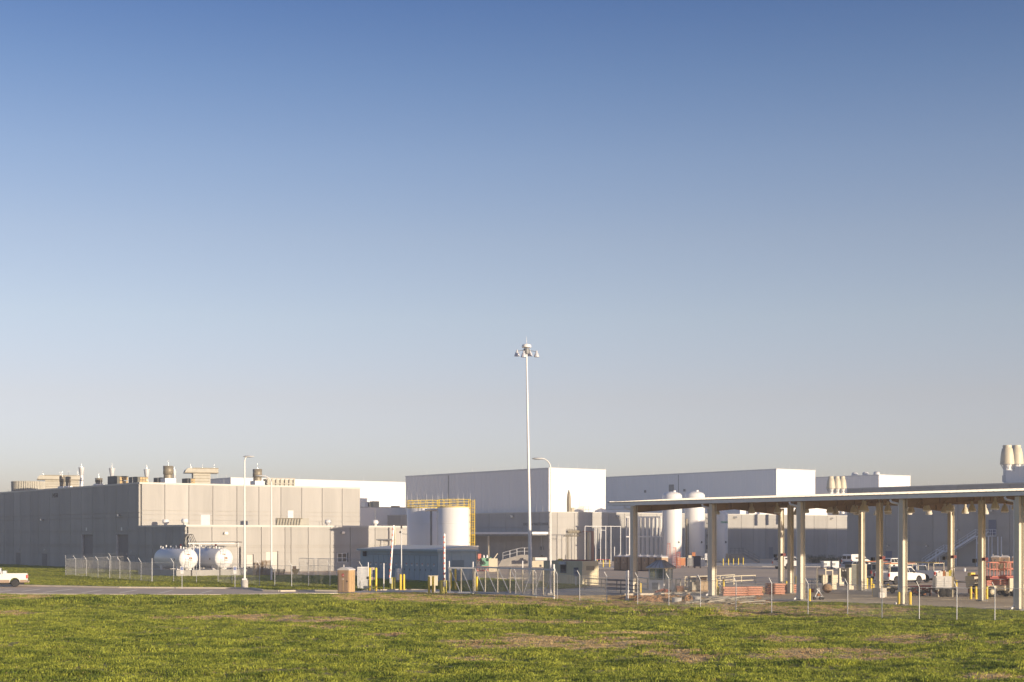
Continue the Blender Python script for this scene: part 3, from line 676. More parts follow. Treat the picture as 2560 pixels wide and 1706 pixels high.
for i, u in enumerate(US):
    b = MB()
    for v0, v1, h0, h1 in ((0.2, W/2, .62, .42), (W/2, W-.2, .42, .66)):
        za, zb = rz_(v0)-.33, rz_(v1)-.33
        b.add([(v0, u-.03, za-h0), (v1, u-.03, zb-h1), (v1, u-.03, zb), (v0, u-.03, za), (v0, u+.03, za-h0), (v1, u+.03, zb-h1), (v1, u+.03, zb), (v0, u+.03, za)],
              [(0,1,2,3),(7,6,5,4),(0,4,5,1),(1,5,6,2),(2,6,7,3),(3,7,4,0)])
        b.bar((v0, u, za-h0), (v1, u, zb-h1), .26, .03); b.bar((v0, u, za-.016), (v1, u, zb-.016), .26, .03)
    for k in range(1, 9):
        v = k*W/9; b.box(v-.02, v+.02, u-.12, u+.12, rz_(v)-.92+.2*(1-abs(v-W/2)/(W/2)), rz_(v)-.34)
    b.build('rafter', M_LINER, CN)
    if i > 0 or True:
        b = MB()
        for s_ in (-1, 1):
            for k in range(1, 12, 2):
                v = -.1+k*(W+.2)/12; b.bar((v, u, rz_(v)-.78), (v, u+s_*.8, rz_(v)-.3), .05)
        b.build('flange_brace', M_LINER, CN)
    for v, wd in ((0, .5), (W/2, .42), (W, .46)):
        b = MB(); zt = rz_(v)-.4 if v == W/2 else rz_(v)-.37
        b.box(v-wd/2, v+wd/2, u-.02, u+.02, .06, zt); b.box(v-wd/2-.02, v-wd/2+.0, u-.17, u+.17, .06, zt); b.box(v+wd/2, v+wd/2+.02, u-.17, u+.17, .06, zt)
        o = b.build('column', M_FRAME, CN); MB().box(v-.36, v+.36, u-.3, u+.3, .07, .12).build('base_plate', M_GALVD, o)
        if v == W/2 and i in (1, 3): MB().box(v-.4, v+.4, u-.4, u+.4, .07, .8).build('plinth', M_WALK, CN)
    MB().path([(-OV-.1, u+.85, EZ-.36), (-OV-.1, u+.75, EZ-.55), (-.12, u+.27, EZ-.68), (-.12, u+.27, .3), (-.5, u+.32, .12)], .085, n=8).build('downspout', M_WPAINT, CN)
for v, u in ((W/2, US[2]), (W/2, US[3]), (W, US[3]), (W, US[5])): part('sign_box', mat('dark_red_box', (.16, .035, .03), .6), CN, (v-.3, v+.1, u-.5, u-.25, 3.15, 3.4)); part('floodlight', M_BLACK, CN, (v-.5, v-.32, u+.22, u+.5, 3.0, 3.3))
# bell lamps hanging from the canopy
lamp0 = None
ORD = ['first', 'second', 'third', 'fourth', 'fifth', 'sixth', 'seventh', 'eighth', 'ninth', 'tenth', 'eleventh', 'twelfth', 'thirteenth', 'fourteenth']
LP = [(1791,1284),(1879,1281),(1943,1281),(2014,1280),(2075,1280),(2089,1284.5),(2134,1280.5),(2142,1285),(2158,1276.5),(2192,1286),(2219.5,1278),(2220.5,1283.5),(2163,1277.5),(2272,1284.5),(2278,1280),(2317,1275.5),(2322,1284.5),(2362,1280),(2375,1276.5),(2413,1282),(2430,1277),(2463,1283.5),(2488,1271),(2512,1278.5),(2540,1272.5),(2557,1279),(1992,1285)]
for k, (px, py) in enumerate(LP):
    d = 2.05*F/(HY-py)
    zb = 7.05; p = pt(px, d)
    lo_ = p-F5; v_, u_ = lo_.dot(V), lo_.dot(U)
    if v_ < .8: d = d*(1+(1.2-v_)*.008); p = pt(px, d); zb = zz(py, d)
    lo_ = p-F5; v_ = lo_.dot(V); top = rz_(min(max(v_, 0), W))-.35
    seg = sum(px > c for c in (1585, 1782, 2003, 2258, 2548))-1
    first = [q for q in sorted(a for a, _ in LP) if q > (1585, 1782, 2003, 2258, 2548)[seg]]
    lab = 'cream bell lamp, %s to the right of the %s front canopy column' % (ORD[first.index(px)], ORD[seg])
    if lamp0 is None:
        lamp0 = thing('bell_lamp', lab, 'lamp', (p.x, p.y, zb), 0, 'bell lamps hanging under the canopy')
        MB().lathe([(.31, 0), (.29, .10), (.17, .42), (.10, .5), (.10, .68), (.05, .8)], 16).build('lamp_shade', M_CREAM, lamp0)
        MB().lathe([(.2, -.11), (.28, -.09), (.31, -.004)], 16).build('lens', M_LAMP, lamp0)
        MB().tube((0, 0, .8), (0, 0, 1.2), .03, n=5).build('stem', M_GALVD, lamp0)
    else: copy_thing(lamp0, (p.x, p.y, zb), 0, lab)
# ================================================================ OBJECTS
def fence(name, label, pts, H=2.15, arm=.4, mesh=True, r=.028, tall=(), top=None, group=None, wires=3, noarm=False, zoff=.05, sp=.085, wr=.0028):
    """pts: photo columns and base rows of the posts"""
    ps = [at(x, y, zoff) for x, y in pts]; o = thing(name, label, 'fence', (ps[0].x, ps[0].y, 0), 0, group)
    og = Vector((ps[0].x, ps[0].y, 0)); ps = [p-og for p in ps]
    for i, p in enumerate(ps):
        b = MB(); h = H+(.45 if i in tall else 0); b.tube((p.x, p.y, p.z-.1), (p.x, p.y, h), r*(1.5 if i in tall else 1), n=8)
        q = o.location+p; out = Vector((-.86, -.5, 0))
        if not noarm and i not in tall: b.bar((p.x, p.y, h-.02), (p.x+out.x*arm*.62, p.y+out.y*arm*.62, h+arm*.9), .032)
        b.build('post', M_GALV, o)
    if mesh:
        b = MB()
        for a, c in zip(ps[:-1], ps[1:]):
            L = (c-a).length; n = (c-a).normalized(); sd_ = Vector((-n.y, n.x, 0))*.012; k = int((L+H)/sp)
            for s_ in (0, 1):
                off = sd_ if s_ else -sd_
                for i in range(k):
                    t0 = i*sp-H
                    z0, z1, ta, tb = .05, H-.03, t0, t0+H-.08
                    if ta < 0: z0 += -ta; ta = 0
                    if tb > L: z1 -= tb-L; tb = L
                    if tb-ta < .05: continue
                    if s_: ta, tb = L-ta, L-tb
                    zb = a.z+(c.z-a.z)*.5-.05
                    p, q = a+n*ta+off, a+n*tb+off; p.z = z0+zb; q.z = z1+zb
                    d = (q-p).normalized(); u_ = d.cross(sd_.normalized())*wr; w_ = sd_.normalized()*wr
                    b.add([p+u_, p-u_*.5+w_, p-u_*.5-w_, q+u_, q-u_*.5+w_, q-u_*.5-w_], [(0,1,4,3),(1,2,5,4),(2,0,3,5)])
        tag(b.build('chain_link_mesh', M_MESHW, o), kind='stuff')
    b = MB()
    for a, c in zip(ps[:-1], ps[1:]): b.tube((a.x, a.y, H-.02), (c.x, c.y, H-.02), .014 if top is None else top, n=5)
    b.build('top_rail', M_GALV, o)
    if not noarm and wires:
        b = MB()
        for a, c in zip(ps[:-1], ps[1:]):
            for k in range(wires):
                f = (k+1)/wires*arm; b.tube((a.x-.53*f, a.y-.31*f, H+.9*f), (c.x-.53*f, c.y-.31*f, H+.9*f), .006, n=3, smooth=False)
        b.build('barbed_wire', M_GALV, o)
    return o
fence('chain_link_fence', 'long foreground chain link fence with angled arms running to the right edge before the canopy',
      [(1289,1489),(1340,1495),(1393,1499),(1449,1502),(1517,1508.5),(1594,1511.5),(1672,1517),(1751,1523),(1840,1530.5),(1929,1536),(2020,1538.5),(2119,1541),(2205,1548.5),(2298,1553.5),(2392,1555.5),(2487,1557),(2585,1559),(2690,1562)], H=2.05, arm=.38)
fence('chain_link_fence', 'chain link fence on the lawn around the horizontal tanks, from corner post to the toilet',
      [(164,1440),(189,1441.5),(216,1443.8),(245,1446),(274,1447.5),(299.6,1449.5),(325,1452),(352.6,1454),(380,1456),(434,1456.5),(491,1457.5),(545,1458),(580,1461),(649,1466.5),(687,1468),(729,1469),(771,1467.5),(825,1470.5),(905,1473)], H=2.2, arm=.5, tall=(0, 8), sp=.1)
fence('chain_link_fence', 'back run of the tank enclosure fence in front of the dark doors',
      [(164,1440),(277,1430),(321,1427.5),(371,1425.5),(392,1424.5)], H=2.2, arm=.5, tall=(0,), sp=.12)
fence('chain_link_fence', 'chain link cage with top rail around the white generators by the double window',
      [(748,1440),(785,1441.5),(795,1441.5),(822,1443),(841,1443),(880,1443.5),(903,1444)], H=2.3, noarm=True, top=.03, sp=.13)
# gate between the posts, far left corner panel
def gate(label, pts_top, base, bars, loc_px, braces, name='sliding_gate'):
    pass
def sliding_gate(label, A, B, h0, h1, posts, braces, group=None):
    a, c = at(*A), at(*B); o = thing('sliding_gate', label, 'gate', (a.x, a.y, 0), math.atan2(c.y-a.y, c.x-a.x)); L = (c-a).length
    D = (c-a).normalized(); tp = lambda px: hit(px, a, D)
    MB().box(-.05, L+.05, -.06, .06, h1-.13, h1).build('top_beam', M_GALV, o)
    MB().box(-.05, L+.05, -.05, .05, h0, h0+.09).build('bottom_beam', M_GALV, o)
    for px in posts: t = tp(px); MB().box(t-.04, t+.04, -.04, .04, h0+.09, h1-.13).build('upright', M_CREAM, o)
    for p, q in braces: MB().bar((tp(p), 0, h1-.15), (tp(q), 0, h0+.1), .05).build('brace', M_GALV, o)
    b = MB(); b.bar((0, 0, h0+.1+(h1-h0)*.66), (L, 0, h0+.1+(h1-h0)*.66), .012)
    t = 0
    while t < L:
        b.bar((t, .05, h0+.1), (min(L, t+h1-h0-.3), .05, h0+.1+min(L-t, h1-h0-.3)), .007); b.bar((t, -.05, h1-.2), (min(L, t+h1-h0-.3), -.05, h1-.2-min(L-t, h1-h0-.3)), .007); t += .14
    tag(b.build('chain_link_mesh', M_MESHW, o), kind='stuff'); return o
sliding_gate('left section of the big diagonal-braced sliding gate, before the blue building', (1122,1485.5), (1184,1486.5), .12, 2.35, (1124.5,1153,1182.5), ((1126,1150),(1154,1178)))
sliding_gate('right long section of the big sliding gate with mirrored diagonal braces', (1186,1487.5), (1386,1500.5), .22, 2.45, (1187,1213,1244,1275,1306.5,1332,1358,1384), ((1187,1211),(1214,1241),(1246,1273),(1277,1304),(1328,1309),(1354,1335),(1381,1361)))
def post(label, px, py, h, r=.05, name='gate_post', m=None, cat='post', group=None):
    p = at(px, py); o = thing(name, label, cat, (p.x, p.y, 0), 0, group)
    MB().tube((0, 0, 0), (0, 0, h), r, n=12).build('shaft', m or M_WPAINT, o); MB().lathe([(r*1.15, h), (r*1.1, h+.04), (r*.3, h+.08)], 12).build('cap', m or M_WPAINT, o); return o
post('tall white gate post left of the middle of the big sliding gate', 1182.5, 1486, 2.75)
post('tall white gate post at the left end of the big sliding gate', 1123, 1485, 2.8)
post('thick white end post of the big sliding gate', 1384.5, 1500, 2.75, .085)
post('pale post where the long braces of the gate change direction', 1306.5, 1491, 2.9, .05)
post('white post standing between the yellow bollards and the first barrier', 959.5, 1476, 2.45, .055)
post('white post beside the pedestrian gate left of the first bollard', 920.5, 1474, 2.5, .05)
post('left one of the two close grey posts behind the fence near the first canopy column', 1566, 1504, 2.3, .06)
post('right one of the two close grey posts behind the fence near the first canopy column', 1570.5, 1504.2, 2.35, .04)
# pedestrian gate with slats
a = at(893, 1476); c = at(919, 1475); o = thing('pedestrian_gate', 'narrow slatted grey pedestrian gate right of the front portable toilet', 'gate', (a.x, a.y, 0), math.atan2(c.y-a.y, c.x-a.x)); L = (c-a).length
for k in range(9): part('slat', M_GALV, o, (k*L/9+.02, k*L/9+L/11, -.01, .01, .1, 2.1))
part('frame', M_GALV, o, (0, L, -.03, .0301-.06, .05, .1), (0, L, -.03, .03, 2.1, 2.17)); part('lock_box', M_BLACK, o, (L-.15, L+.25, -.08, .08, 1.0, 1.25))
# bollards
bol = None
def bollard(px, py, h, r, label, m=M_YEL):
    global bol
    p = at(px, py, .03); o = thing('bollard', label, 'bollard', (p.x, p.y, 0), 0, 'yellow bollards around the plant')
    MB().lathe([(r, 0), (r, h-r*.7), (r*.85, h-r*.3), (r*.4, h)], 14).build('shaft', m, o)
    return o
for px, yb, yt, lb in ((924.6,1478,1419,'tall yellow bollard left of the small card reader by the white gate post'), (940.3,1479,1419,'tall yellow bollard right of the small card reader by the white gate post'),
    (1001.3,1476,1435,'left bollard of the pair in front of the grey cabinet and thin mast'),(1009.8,1476,1435,'right bollard of the pair in front of the grey cabinet and thin mast'),
    (1072.5,1483,1441,'yellow bollard under the left end of the cream control box'),(1082.5,1482,1440,'pale yellow bollard behind the right half of the cream control box'),
    (1127,1475,1422,'bollard just right of the left gate end post'),(1138.5,1475,1422,'slim bollard in the first bay of the sliding gate'),(1192,1482,1441,'bollard with worn base in the second gate section'),
    (1601,1483,1457,'lone bollard left of the guard booth below the rail'),(1791,1475,1448,'left bollard of the pair at the second front canopy column'),(1809,1479,1448,'right bollard of the pair at the second front canopy column'),
    (1795,1490,1466,'short bollard at the left end of the pink lumber'),(1990.5,1462,1440,'bollard beside the middle column left of the third front column'),(1966,1470,1452,'bollard peeking over the right pink lumber stack'),
    (2024,1504,1471,'bollard right of the third front column by the fence'),(2167.5,1471,1445,'thin bollard right of the thick pale dispenser column'),(2178,1471,1445,'bollard between the dispenser column and the fence arm'),(2183,1492,1459,'bollard beside the white plinth of the thin column'),
    (2195,1486,1460,'bollard left of the thin column base'),(2206,1488,1461,'bollard right of the thin column base'),(2220,1480,1459,'dim bollard below the rear wheel of the white pickup'),(2247.5,1513,1479,'bollard touching the left side of the fourth front column'),(2275.8,1513,1479,'free bollard right of the fourth front column'),
    (2391,1466,1450,'short bollard behind the generator'),(2427,1499,1466,'first of four bollards around the brown column'),(2440,1499,1466,'second of four bollards around the brown column'),(2453.5,1499,1467,'third of four bollards around the brown column'),(2467,1499,1466,'fourth of four bollards around the brown column'),
    (2537,1524,1488,'bollard touching the left side of the last front column'),(1422,1418,1400,'far bollard peeking over the tan container corner'),(1493,1418,1400,'far bollard at the right edge of the tan container'),(1508,1419,1400,'left far bollard before the tall white frame'),(1524,1419,1400,'right far bollard next to the toilet row'),
    (1716,1414,1399,'far bollard between the orange bin and black cage'),(1757,1416,1398,'far bollard right of the navy bin'),(1769,1415,1398,'far bollard left of the second front canopy column'),(1808,1415,1396,'first of five far bollards below the third tank'),(1821,1414,1396,'second of five far bollards below the third tank'),
    (1833.5,1413,1396,'third of five far bollards below the third tank'),(1846,1413,1395,'fourth of five far bollards, before the stair block'),(1858,1413,1394,'last of five far bollards, before the stair block')):
    d = F*H0/(yb-HY); bollard(px, yb, (yb-yt)/F*d, .085 if yb < 1425 else .1, lb)
# card reader
p = at(932, 1478); o = thing('card_reader', 'slim card reader post with two small boxes between the tall bollards', 'card reader', (p.x, p.y, 0))
MB().tube((-.1, 0, 0), (-.1, 0, 1.95), .045).build('post', M_CREAM, o)
for z in (1.05, 1.95): bx = part('reader_box', M_CREAM, o, (-.14, .17, -.12, .0, z, z+.22)); part('keypad', M_RED, bx, (-.07, -.0, -.125, -.1201, z+.07, z+.15))
# barriers
def barrier(label, px, py, w, h, base_px, base_y, tip_px, tip_y, m):
    p = at(px, py); o = thing('barrier_gate', label, 'barrier', (p.x, p.y, 0), R(28))
    part('cabinet', m, o, (-w/2, w/2, -.22, .22, 0, h)); part('cabinet_lid', m, o, (-w/2-.02, w/2+.02, -.24, .24, h, h+.05))
    d = p.y; a = Vector(((base_px-px)/F*d, -.3, zz(base_y, d))); c = Vector(((tip_px-px)/F*d, -.3, zz(tip_y, d)))
    rot = Matrix.Rotation(-R(28), 3, 'Z'); a.x, a.y = (rot@Vector((a.x, a.y, 0))).xy; c.x, c.y = (rot@Vector((c.x, c.y, 0))).xy
    arm = MB().bar(a, c, .1, .12).build('barrier_arm', M_WPAINT, o)
    n = 9; b = MB()
    sdv = Vector((-.055, -.02, 0))
    for k in range(n):
        p0 = a.lerp(c, (k+.15)/n); p1 = a.lerp(c, (k+.55)/n); b.bar(p0+sdv, p1+sdv, .06, .145)
    b.build('red_stripe', M_RED, arm)
    part('arm_bracket', M_GALVD, o, (a.x-.12, a.x+.12, -.32, -.221, h*.55, h*.95))
barrier('left barrier with raised striped arm leaning over the blue doors', 982, 1476, .42, 1.15, 976, 1446, 985, 1313.5, M_YELD)
barrier('right barrier with raised striped arm at the blue building corner', 1108.5, 1485, .55, 1.15, 1112, 1452, 1111.6, 1335, M_YELD)
# control box on posts
p = at(1081, 1481); o = thing('control_box', 'cream control cabinet on two stubby posts between the barriers', 'cabinet', (p.x, p.y, 0), R(12))
part('box', M_CREAM, o, (-.36, .46, -.2, .2, .6, 1.45)); part('box_lid', M_TAN, o, (-.4, .5, -.24, .24, 1.45, 1.5)); part('leg', M_CREAM, o, (-.02, .05, -.1, .1, 0, .6)); part('leg', M_CREAM, o, (.15, .25, -.1, .1, 0, .6))
# cabinet + thin mast
p = at(995, 1459); o = thing('utility_cabinet', 'grey utility cabinet beside the bollard pair with a small white sticker', 'cabinet', (p.x, p.y, 0), TH)
part('box', M_GALV, o, (-.25, .25, -.18, .18, .35, 1.2)); part('door', M_WPAINT, o, (-.22, .22, -.2, -.181, .4, 1.15)); part('top_box', M_WPAINT, o, (-.2, .35, -.15, .15, 1.201, 1.6)); part('stand', M_GALVD, o, (-.2, .2, -.1, .1, 0, .35))
p = at(1003.5, 1470); d = p.y; o = thing('camera_mast', 'thin grey mast with a small camera head in front of the blue doors', 'mast', (p.x, p.y, 0)); h = zz(1322, d)
MB().tube((0, 0, 0), (0, 0, h), .07, .05, n=10).build('pole', M_GALV, o); MB().cbox(0, 0, h, .16, .16, .3).cbox(-.1, 0, h-.45, .2, .14, .2).build('camera', M_DARK, o); MB().bar((0, 0, h-.5), (.6, 0, h-.55), .05).build('arm', M_GALVD, o)
# ---- poles
def lamp_pole(label, px, py, ytop, r0, pedestal, arm):
    p = at(px, py, .07); d = p.y; o = thing('street_lamp', label, 'street lamp', (p.x, p.y, 0)); h = zz(ytop, d)
    z0 = .07
    if pedestal: MB().lathe([(.34, 0), (.34, .78), (.26, .82)], 16).build('concrete_base', M_WALK, o); MB().cbox(0, 0, .821, .42, .42, .16).build('base_cover', M_WPAINT, o); z0 = .97
    else: MB().cbox(0, 0, .0, .5, .5, .16).build('base_cover', M_WALK, o); z0 = .15
    hp = h-(.25 if arm == 0 else .9)
    MB().tube((0, 0, z0), (0, 0, hp), r0, r0*.6, n=14).build('pole', M_WPAINT, o)
    s = d/F
    if arm == 0:
        MB().path([(0, 0, hp), (.1, 0, hp+.25), (.3, 0, hp+.4)], .06).build('arm', M_WPAINT, o)
        hx = .05; z = hp+.38
    else:
        ax = arm*s; pts = [(0, 0, hp)]+[(ax*(1-math.cos(t)), 0, hp+.85*math.sin(t)) for t in (.35, .7, 1.05, 1.4)]
        MB().path(pts, .055).build('arm', M_WPAINT, o); hx = ax*.75; z = hp+.80
        if arm < 0: hx = ax*1.15
    sg = -1 if arm < 0 else 1
    hd = MB().lathe([(.02, -.55*1), (.16, -.35), (.2, 0), (.14, .4), (.05, .55)], 12, axis='x').build('lamp_head', M_GALV, o)
    hd.location = (hx+(.35*sg if arm == 0 else .0), 0, z); hd.scale = (1, 1, .5)
lamp_pole('left lamp pole on a round concrete base at the road kerb', 611.5, 1470, 1145, .105, True, 0)
lamp_pole('slim lamp pole on the lawn behind the left kerb lamp, head turned left', 678.5, 1452, 1188, .11, False, -24)
lamp_pole('tall lamp pole right of the floodlight mast with curved left arm', 1376.5, 1485.5, 1144, .09, False, -27)
p = at(1326.5, 1462); d = p.y; o = thing('floodlight_mast', 'very tall white floodlight mast with four bell lights rising high into the sky', 'light mast', (p.x, p.y, 0)); ht = zz(872, d); lean = (1316.3-1326.5)*d/F
ax = Vector((lean, 0, ht))
MB().tube((0, 0, .1), ax*.5, .20, .135, n=20).tube(ax*.5, ax, .135, .075, n=20).build('pole', M_WPAINT, o); MB().lathe([(.7, 0), (.7, .35), (.5, .4)], 16).build('base_plate', M_WALK, o)
MB().lathe([(.45, .55), (.5, .6), (.45, .85), (.1, .95)], 16, (lean, 0, ht-.45)).build('hub', M_WPAINT, o)
MB().lathe([(.30, -.1), (.36, .15), (.3, .45)], 8, (lean, 0, ht-.45)).build('ring', M_GALVD, o)
MB().tube((lean, 0, ht+.4), (lean, 0, zz(841, d)), .03, .01, n=5).build('lightning_rod', M_GALV, o)
for px, py, dy in ((1292.5, 882, 0), (1325, 879, .9), (1341.5, 884, 0), (1309, 887, -.9)):
    q = Vector(((px-1326.5)*d/F, dy, zz(py+9, d)))
    h = MB().lathe([(.29, 0), (.27, .12), (.17, .4), (.1, .46), (.1, .62), (.04, .68)], 16, q).build('flood_head', M_LITE, o)
    MB().bar((lean, 0, ht-.1), (q.x, q.y, q.z+.52), .05).build('head_arm', M_GALVD, o)
# ---- parking signs
for px, lb in ((455, 'blue accessible parking sign in front of the left tank end'), (587.5, 'blue accessible parking sign just left of the kerb lamp pole')):
    p = at(px, 1470.5, .07); d = p.y; o = thing('parking_sign', lb, 'sign', (p.x, p.y, 0)); h = zz(1415.5, d)
    MB().cbox(0, .02, 0, .05, .03, h).build('post', M_GALV, o); part('sign_board', M_SIGN, o, (-.16, .16, -.01, .002, h-.52, h)); part('lower_plate', M_SIGN, o, (-.15, .15, -.01, .002, h-.74, h-.54))
    sb = part('blue_field', M_SIGNB, o, (-.12, .12, -.016, -.0101, h-.40, h-.13)); b = MB()
    b.lathe([(.055, -.002), (.075, -.002)], 12, (0.01, -.019, h-.30), axis='y', closed=False).tube((0, -.02, h-.18), (0, -.02, h-.15), .022, n=8).bar((0, -.02, h-.2), (.01, -.02, h-.3), .02); b.build('wheelchair_symbol', M_SIGN, o)
    part('sign_text', M_INK, o, (-.1, .1, -.014, -.0105, h-.09, h-.06))
p = at(1440, 1466, .05); d = p.y; o = thing('notice_sign', 'blue-grey notice board on a white post in front of the tan container', 'sign', (p.x, p.y, 0), R(10)); h = zz(1419.5, d)
MB().cbox(0, .03, 0, .09, .05, h-.2).build('post', M_WPAINT, o); part('sign_board', mat('sign_slate', (.17, .22, .30), .6), o, (-.24, .24, -.02, .004, h-.88, h))
part('header', M_INK, o, (-.22, .22, -.026, -.0201, h-.1, h-.02)); 
for k, z in enumerate((.18, .42, .6, .75)): part('sign_mark', M_INK, o, (-.1+.02*k, .1, -.026, -.0201, h-z-.07, h-z))
# ---- fuel tanks
pA = at(441, 1444, .0); base = thing('tank_plinth', 'long raised concrete plinth carrying the two horizontal white tanks', 'plinth', (pA.x, pA.y, 0), TH)
LW = hit(618, pA, V); LU = hit(346, pA, U)
part('slab', M_CONC, base, (0, LW, 0, LU, -.1, .86), (LW, LW+4.2, 1.0, LU, -.1, .86))
part('joint', M_JOINT, base, (hit(477, pA, V), hit(477, pA, V)+.18, -.012, -.001, 0, .86), (hit(548, pA, V), hit(548, pA, V)+.18, -.012, -.001, 0, .86))
def htank(label, cpx, cpy_t, cpy_b, v, u, L):
    o = thing('fuel_tank', label, 'fuel tank', (pA.x, pA.y, 0), TH, 'two horizontal fuel tanks'); loc = pA+V*v+U*u; o.location = (loc.x, loc.y, .86)
    r = 1.26; zc = r+.12
    prof = [(.05, -.32), (r*.55, -.27), (r*.82, -.16), (r*.97, -.03), (r, .05), (r, L-.05), (r*.95, L+.2), (r*.75, L+.55), (r*.4, L+.75), (.05, L+.82)]
    MB().lathe(prof, 48, (0, 0, zc), axis='y').build('shell', M_TANKW, o)
    b = MB()
    for y in (1.2, L-1.5): b.box(-.95, .95, y, y+.35, 0, .55)
    b.build('saddle', M_WPAINT, o)
    b = MB(); b.tube((-.5, -.62, zc-1.1), (-.5, -.62, zc+1.5), .03, n=5).tube((-.05, -.62, zc-1.1), (-.05, -.62, zc+1.5), .03, n=5)
    for k in range(8): b.bar((-.5, -.62, zc-1+k*.33), (-.05, -.62, zc-1+k*.33), .03)
    b.build('ladder', M_GALV, o)
    b = MB()
    for k in range(8): b.tube((-.2+.1*math.sin(k*2), 1+k*1.0, zc+r-.05), (-.2+.1*math.sin(k*2), 1+k*1.0, zc+r+.22+.1*(k % 3)), .09, n=8)
    b.build('tank_fitting', M_WPAINT, o)
    b = MB()
    for k in range(5): b.tube((.25, .6+k*1.6, zc+r-.1), (.25, .6+k*1.6, zc+r+.3), .06, n=6)
    b.tube((.25, .3, zc+r+.3), (.25, L-.4, zc+r+.3), .05, n=6).tube((.5, .3, zc+r+.25), (.5, L-.4, zc+r+.25), .04, n=6); b.build('pipe_run', M_GALVD, o)
    MB().tube((.1, 2.5, zc+r+.05), (.1, 2.5, zc+r+.55), .13, n=8).build('valve', M_RED, o)
    MB().lathe([(.05, -.015), (.16, -.01)], 4, (-r-.0, 1.4, zc-.05), axis='x').build('warning_diamond', M_RUST, o)
    MB().box(-.05, .3, -.36, -.34, zc-.05, zc+.2).box(-.4, .1, -.36, -.345, zc+.5, zc+.58).box(-.05, .35, -.36, -.345, zc-.25, zc-.2).build('stencil', M_RUST, o)
    return o
htank('left horizontal white tank with round end facing the road', 474, 0, 0, hit(474, pA+U*.6, V), .9, 7.4)
htank('right horizontal white tank nearer the overhead door with a shadowed jamb', 560, 0, 0, hit(560, pA+U*.9, V), .9, 9.0)
p = pA+V*(hit(503, pA, V))+U*3.5; o = thing('hose_arch', 'arched black transfer hoses looping over a stand between the tanks', 'hoses', (p.x, p.y, .86), R(5))
s = p.y/F
for k in range(4):
    x0, x1 = (-14+k*2)*s, (10+k*4)*s; xt0, xt1 = (-8+k*4)*s, (-3+k*4)*s; b = MB()
    pts = [(x0, k*.1, 2.9), (x0+(xt0-x0)*.5, k*.1, 4.2), (xt0, k*.1, 4.45+.0), (xt1, k*.1, 4.4), (xt1+(x1-xt1)*.45, k*.1, 3.7), (xt1+(x1-xt1)*.8, k*.1, 3.05), (x1, k*.1, 2.9)]
    b.path(pts, .035, 5); b.build('hose', M_BLACK, o)
b = MB().tube((-.15, .3, 0), (-.05, .3, 4.3), .05, n=6).tube((.25, .3, 0), (.15, .3, 4.3), .05, n=6)
for k in range(8): b.bar((-.1, .3, .6+k*.45), (.2, .3, .6+k*.45), .03)
b.build('stand', M_GALV, o)
p = pA+V*.4+U*1.0; o = thing('pipe_rack', 'long white pipe rack with frame posts running above both horizontal tanks', 'pipe rack', (p.x, p.y, .86), TH)
LR = hit(598, pA, V)
for x in (hit(493, pA, V)-.4, hit(508, pA, V)-.4, LR): MB().tube((x, 0, 0), (x, 0, 3.25), .06, n=8).build('post', M_WPAINT, o)
part('rack_beam', M_WPAINT, o, (1.6, LR, -.07, .07, 3.26, 3.38)); MB().tube((1.6, .2, 3.45), (LR+.6, .2, 3.45), .06, n=6).tube((1.6, -.15, 3.44), (LR+.3, -.15, 3.44), .04, n=6).build('pipe', M_DARK, o)
# ---- pallets / hopper / timber
def pallet_stack(label, px, py, n, w, rz, seed, tilt=0):
    random.seed(seed); p = at(px, py, .05); o = thing('pallet_stack', label, 'pallets', (p.x, p.y, .05), rz, 'wooden pallet stacks on the paving')
    z = 0
    me_d = MB(); me_s = MB()
    for k in range(7): me_d.box(-w/2, w/2, -.6+k*.185, -.6+k*.185+.1, .10, .125)
    for k in range(3): me_d.box(-w/2, w/2, -.6+k*.55, -.6+k*.55+.1, 0, .02)
    for x in (-w/2, -.04, w/2-.08): me_d.box(x, x+.08, -.6, .6, .021, .099)
    first = None
    for k in range(n):
        if first is None: q = me_d.build('pallet', M_WOOD, o); first = q
        else: q = first.copy(); col.objects.link(q)
        q.parent = o; q.location = (random.uniform(-.08, .08), random.uniform(-.05, .05), z); q.rotation_euler = (0, 0, random.uniform(-.07, .07)); z += .14
    return o
pallet_stack('tallest stack of weathered wooden pallets left of the slim lamp pole', 665, 1440, 14, 1.15, R(8), 3)
pallet_stack('stack of wooden pallets just left of the tallest stack', 645, 1440, 12, 1.1, R(20), 4)
pallet_stack('low long stack of reddish boards right of the tank plinth', 624, 1438.5, 8, 1.4, R(5), 5)
pallet_stack('low wide pallet stack right of the slim lamp pole', 697, 1440, 6, 1.35, R(5), 6)
p = at(738.5, 1439.5, .05); o = thing('hopper', 'ochre yellow tapered hopper on a small stand beside the generator cage', 'hopper', (p.x, p.y, .05), R(10))
MB().add([(-.5,-.4,.75),(.5,-.4,.75),(.5,.4,.75),(-.5,.4,.75),(-.1,-.12,.05),(.1,-.12,.05),(.1,.12,.05),(-.1,.12,.05)], [(0,1,5,4),(1,2,6,5),(2,3,7,6),(3,0,4,7),(0,3,2,1),(4,5,6,7)]).build('cone', M_YELD if False else mat('ochre', (.55, .33, .05), .6), o)
part('rim', mat('ochre', (.55, .33, .05)), o, (-.52, .52, -.42, .42, .751, .85)); b = MB()
for x in (-.45, .45):
    for y in (-.35, .35): b.bar((x, y, .74), (x*.9, y*.9, 0), .05)
b.build('leg', M_GALV, o); part('motor', M_RUST, o, (-.35, .1, -.2, .2, .851, 1.2))
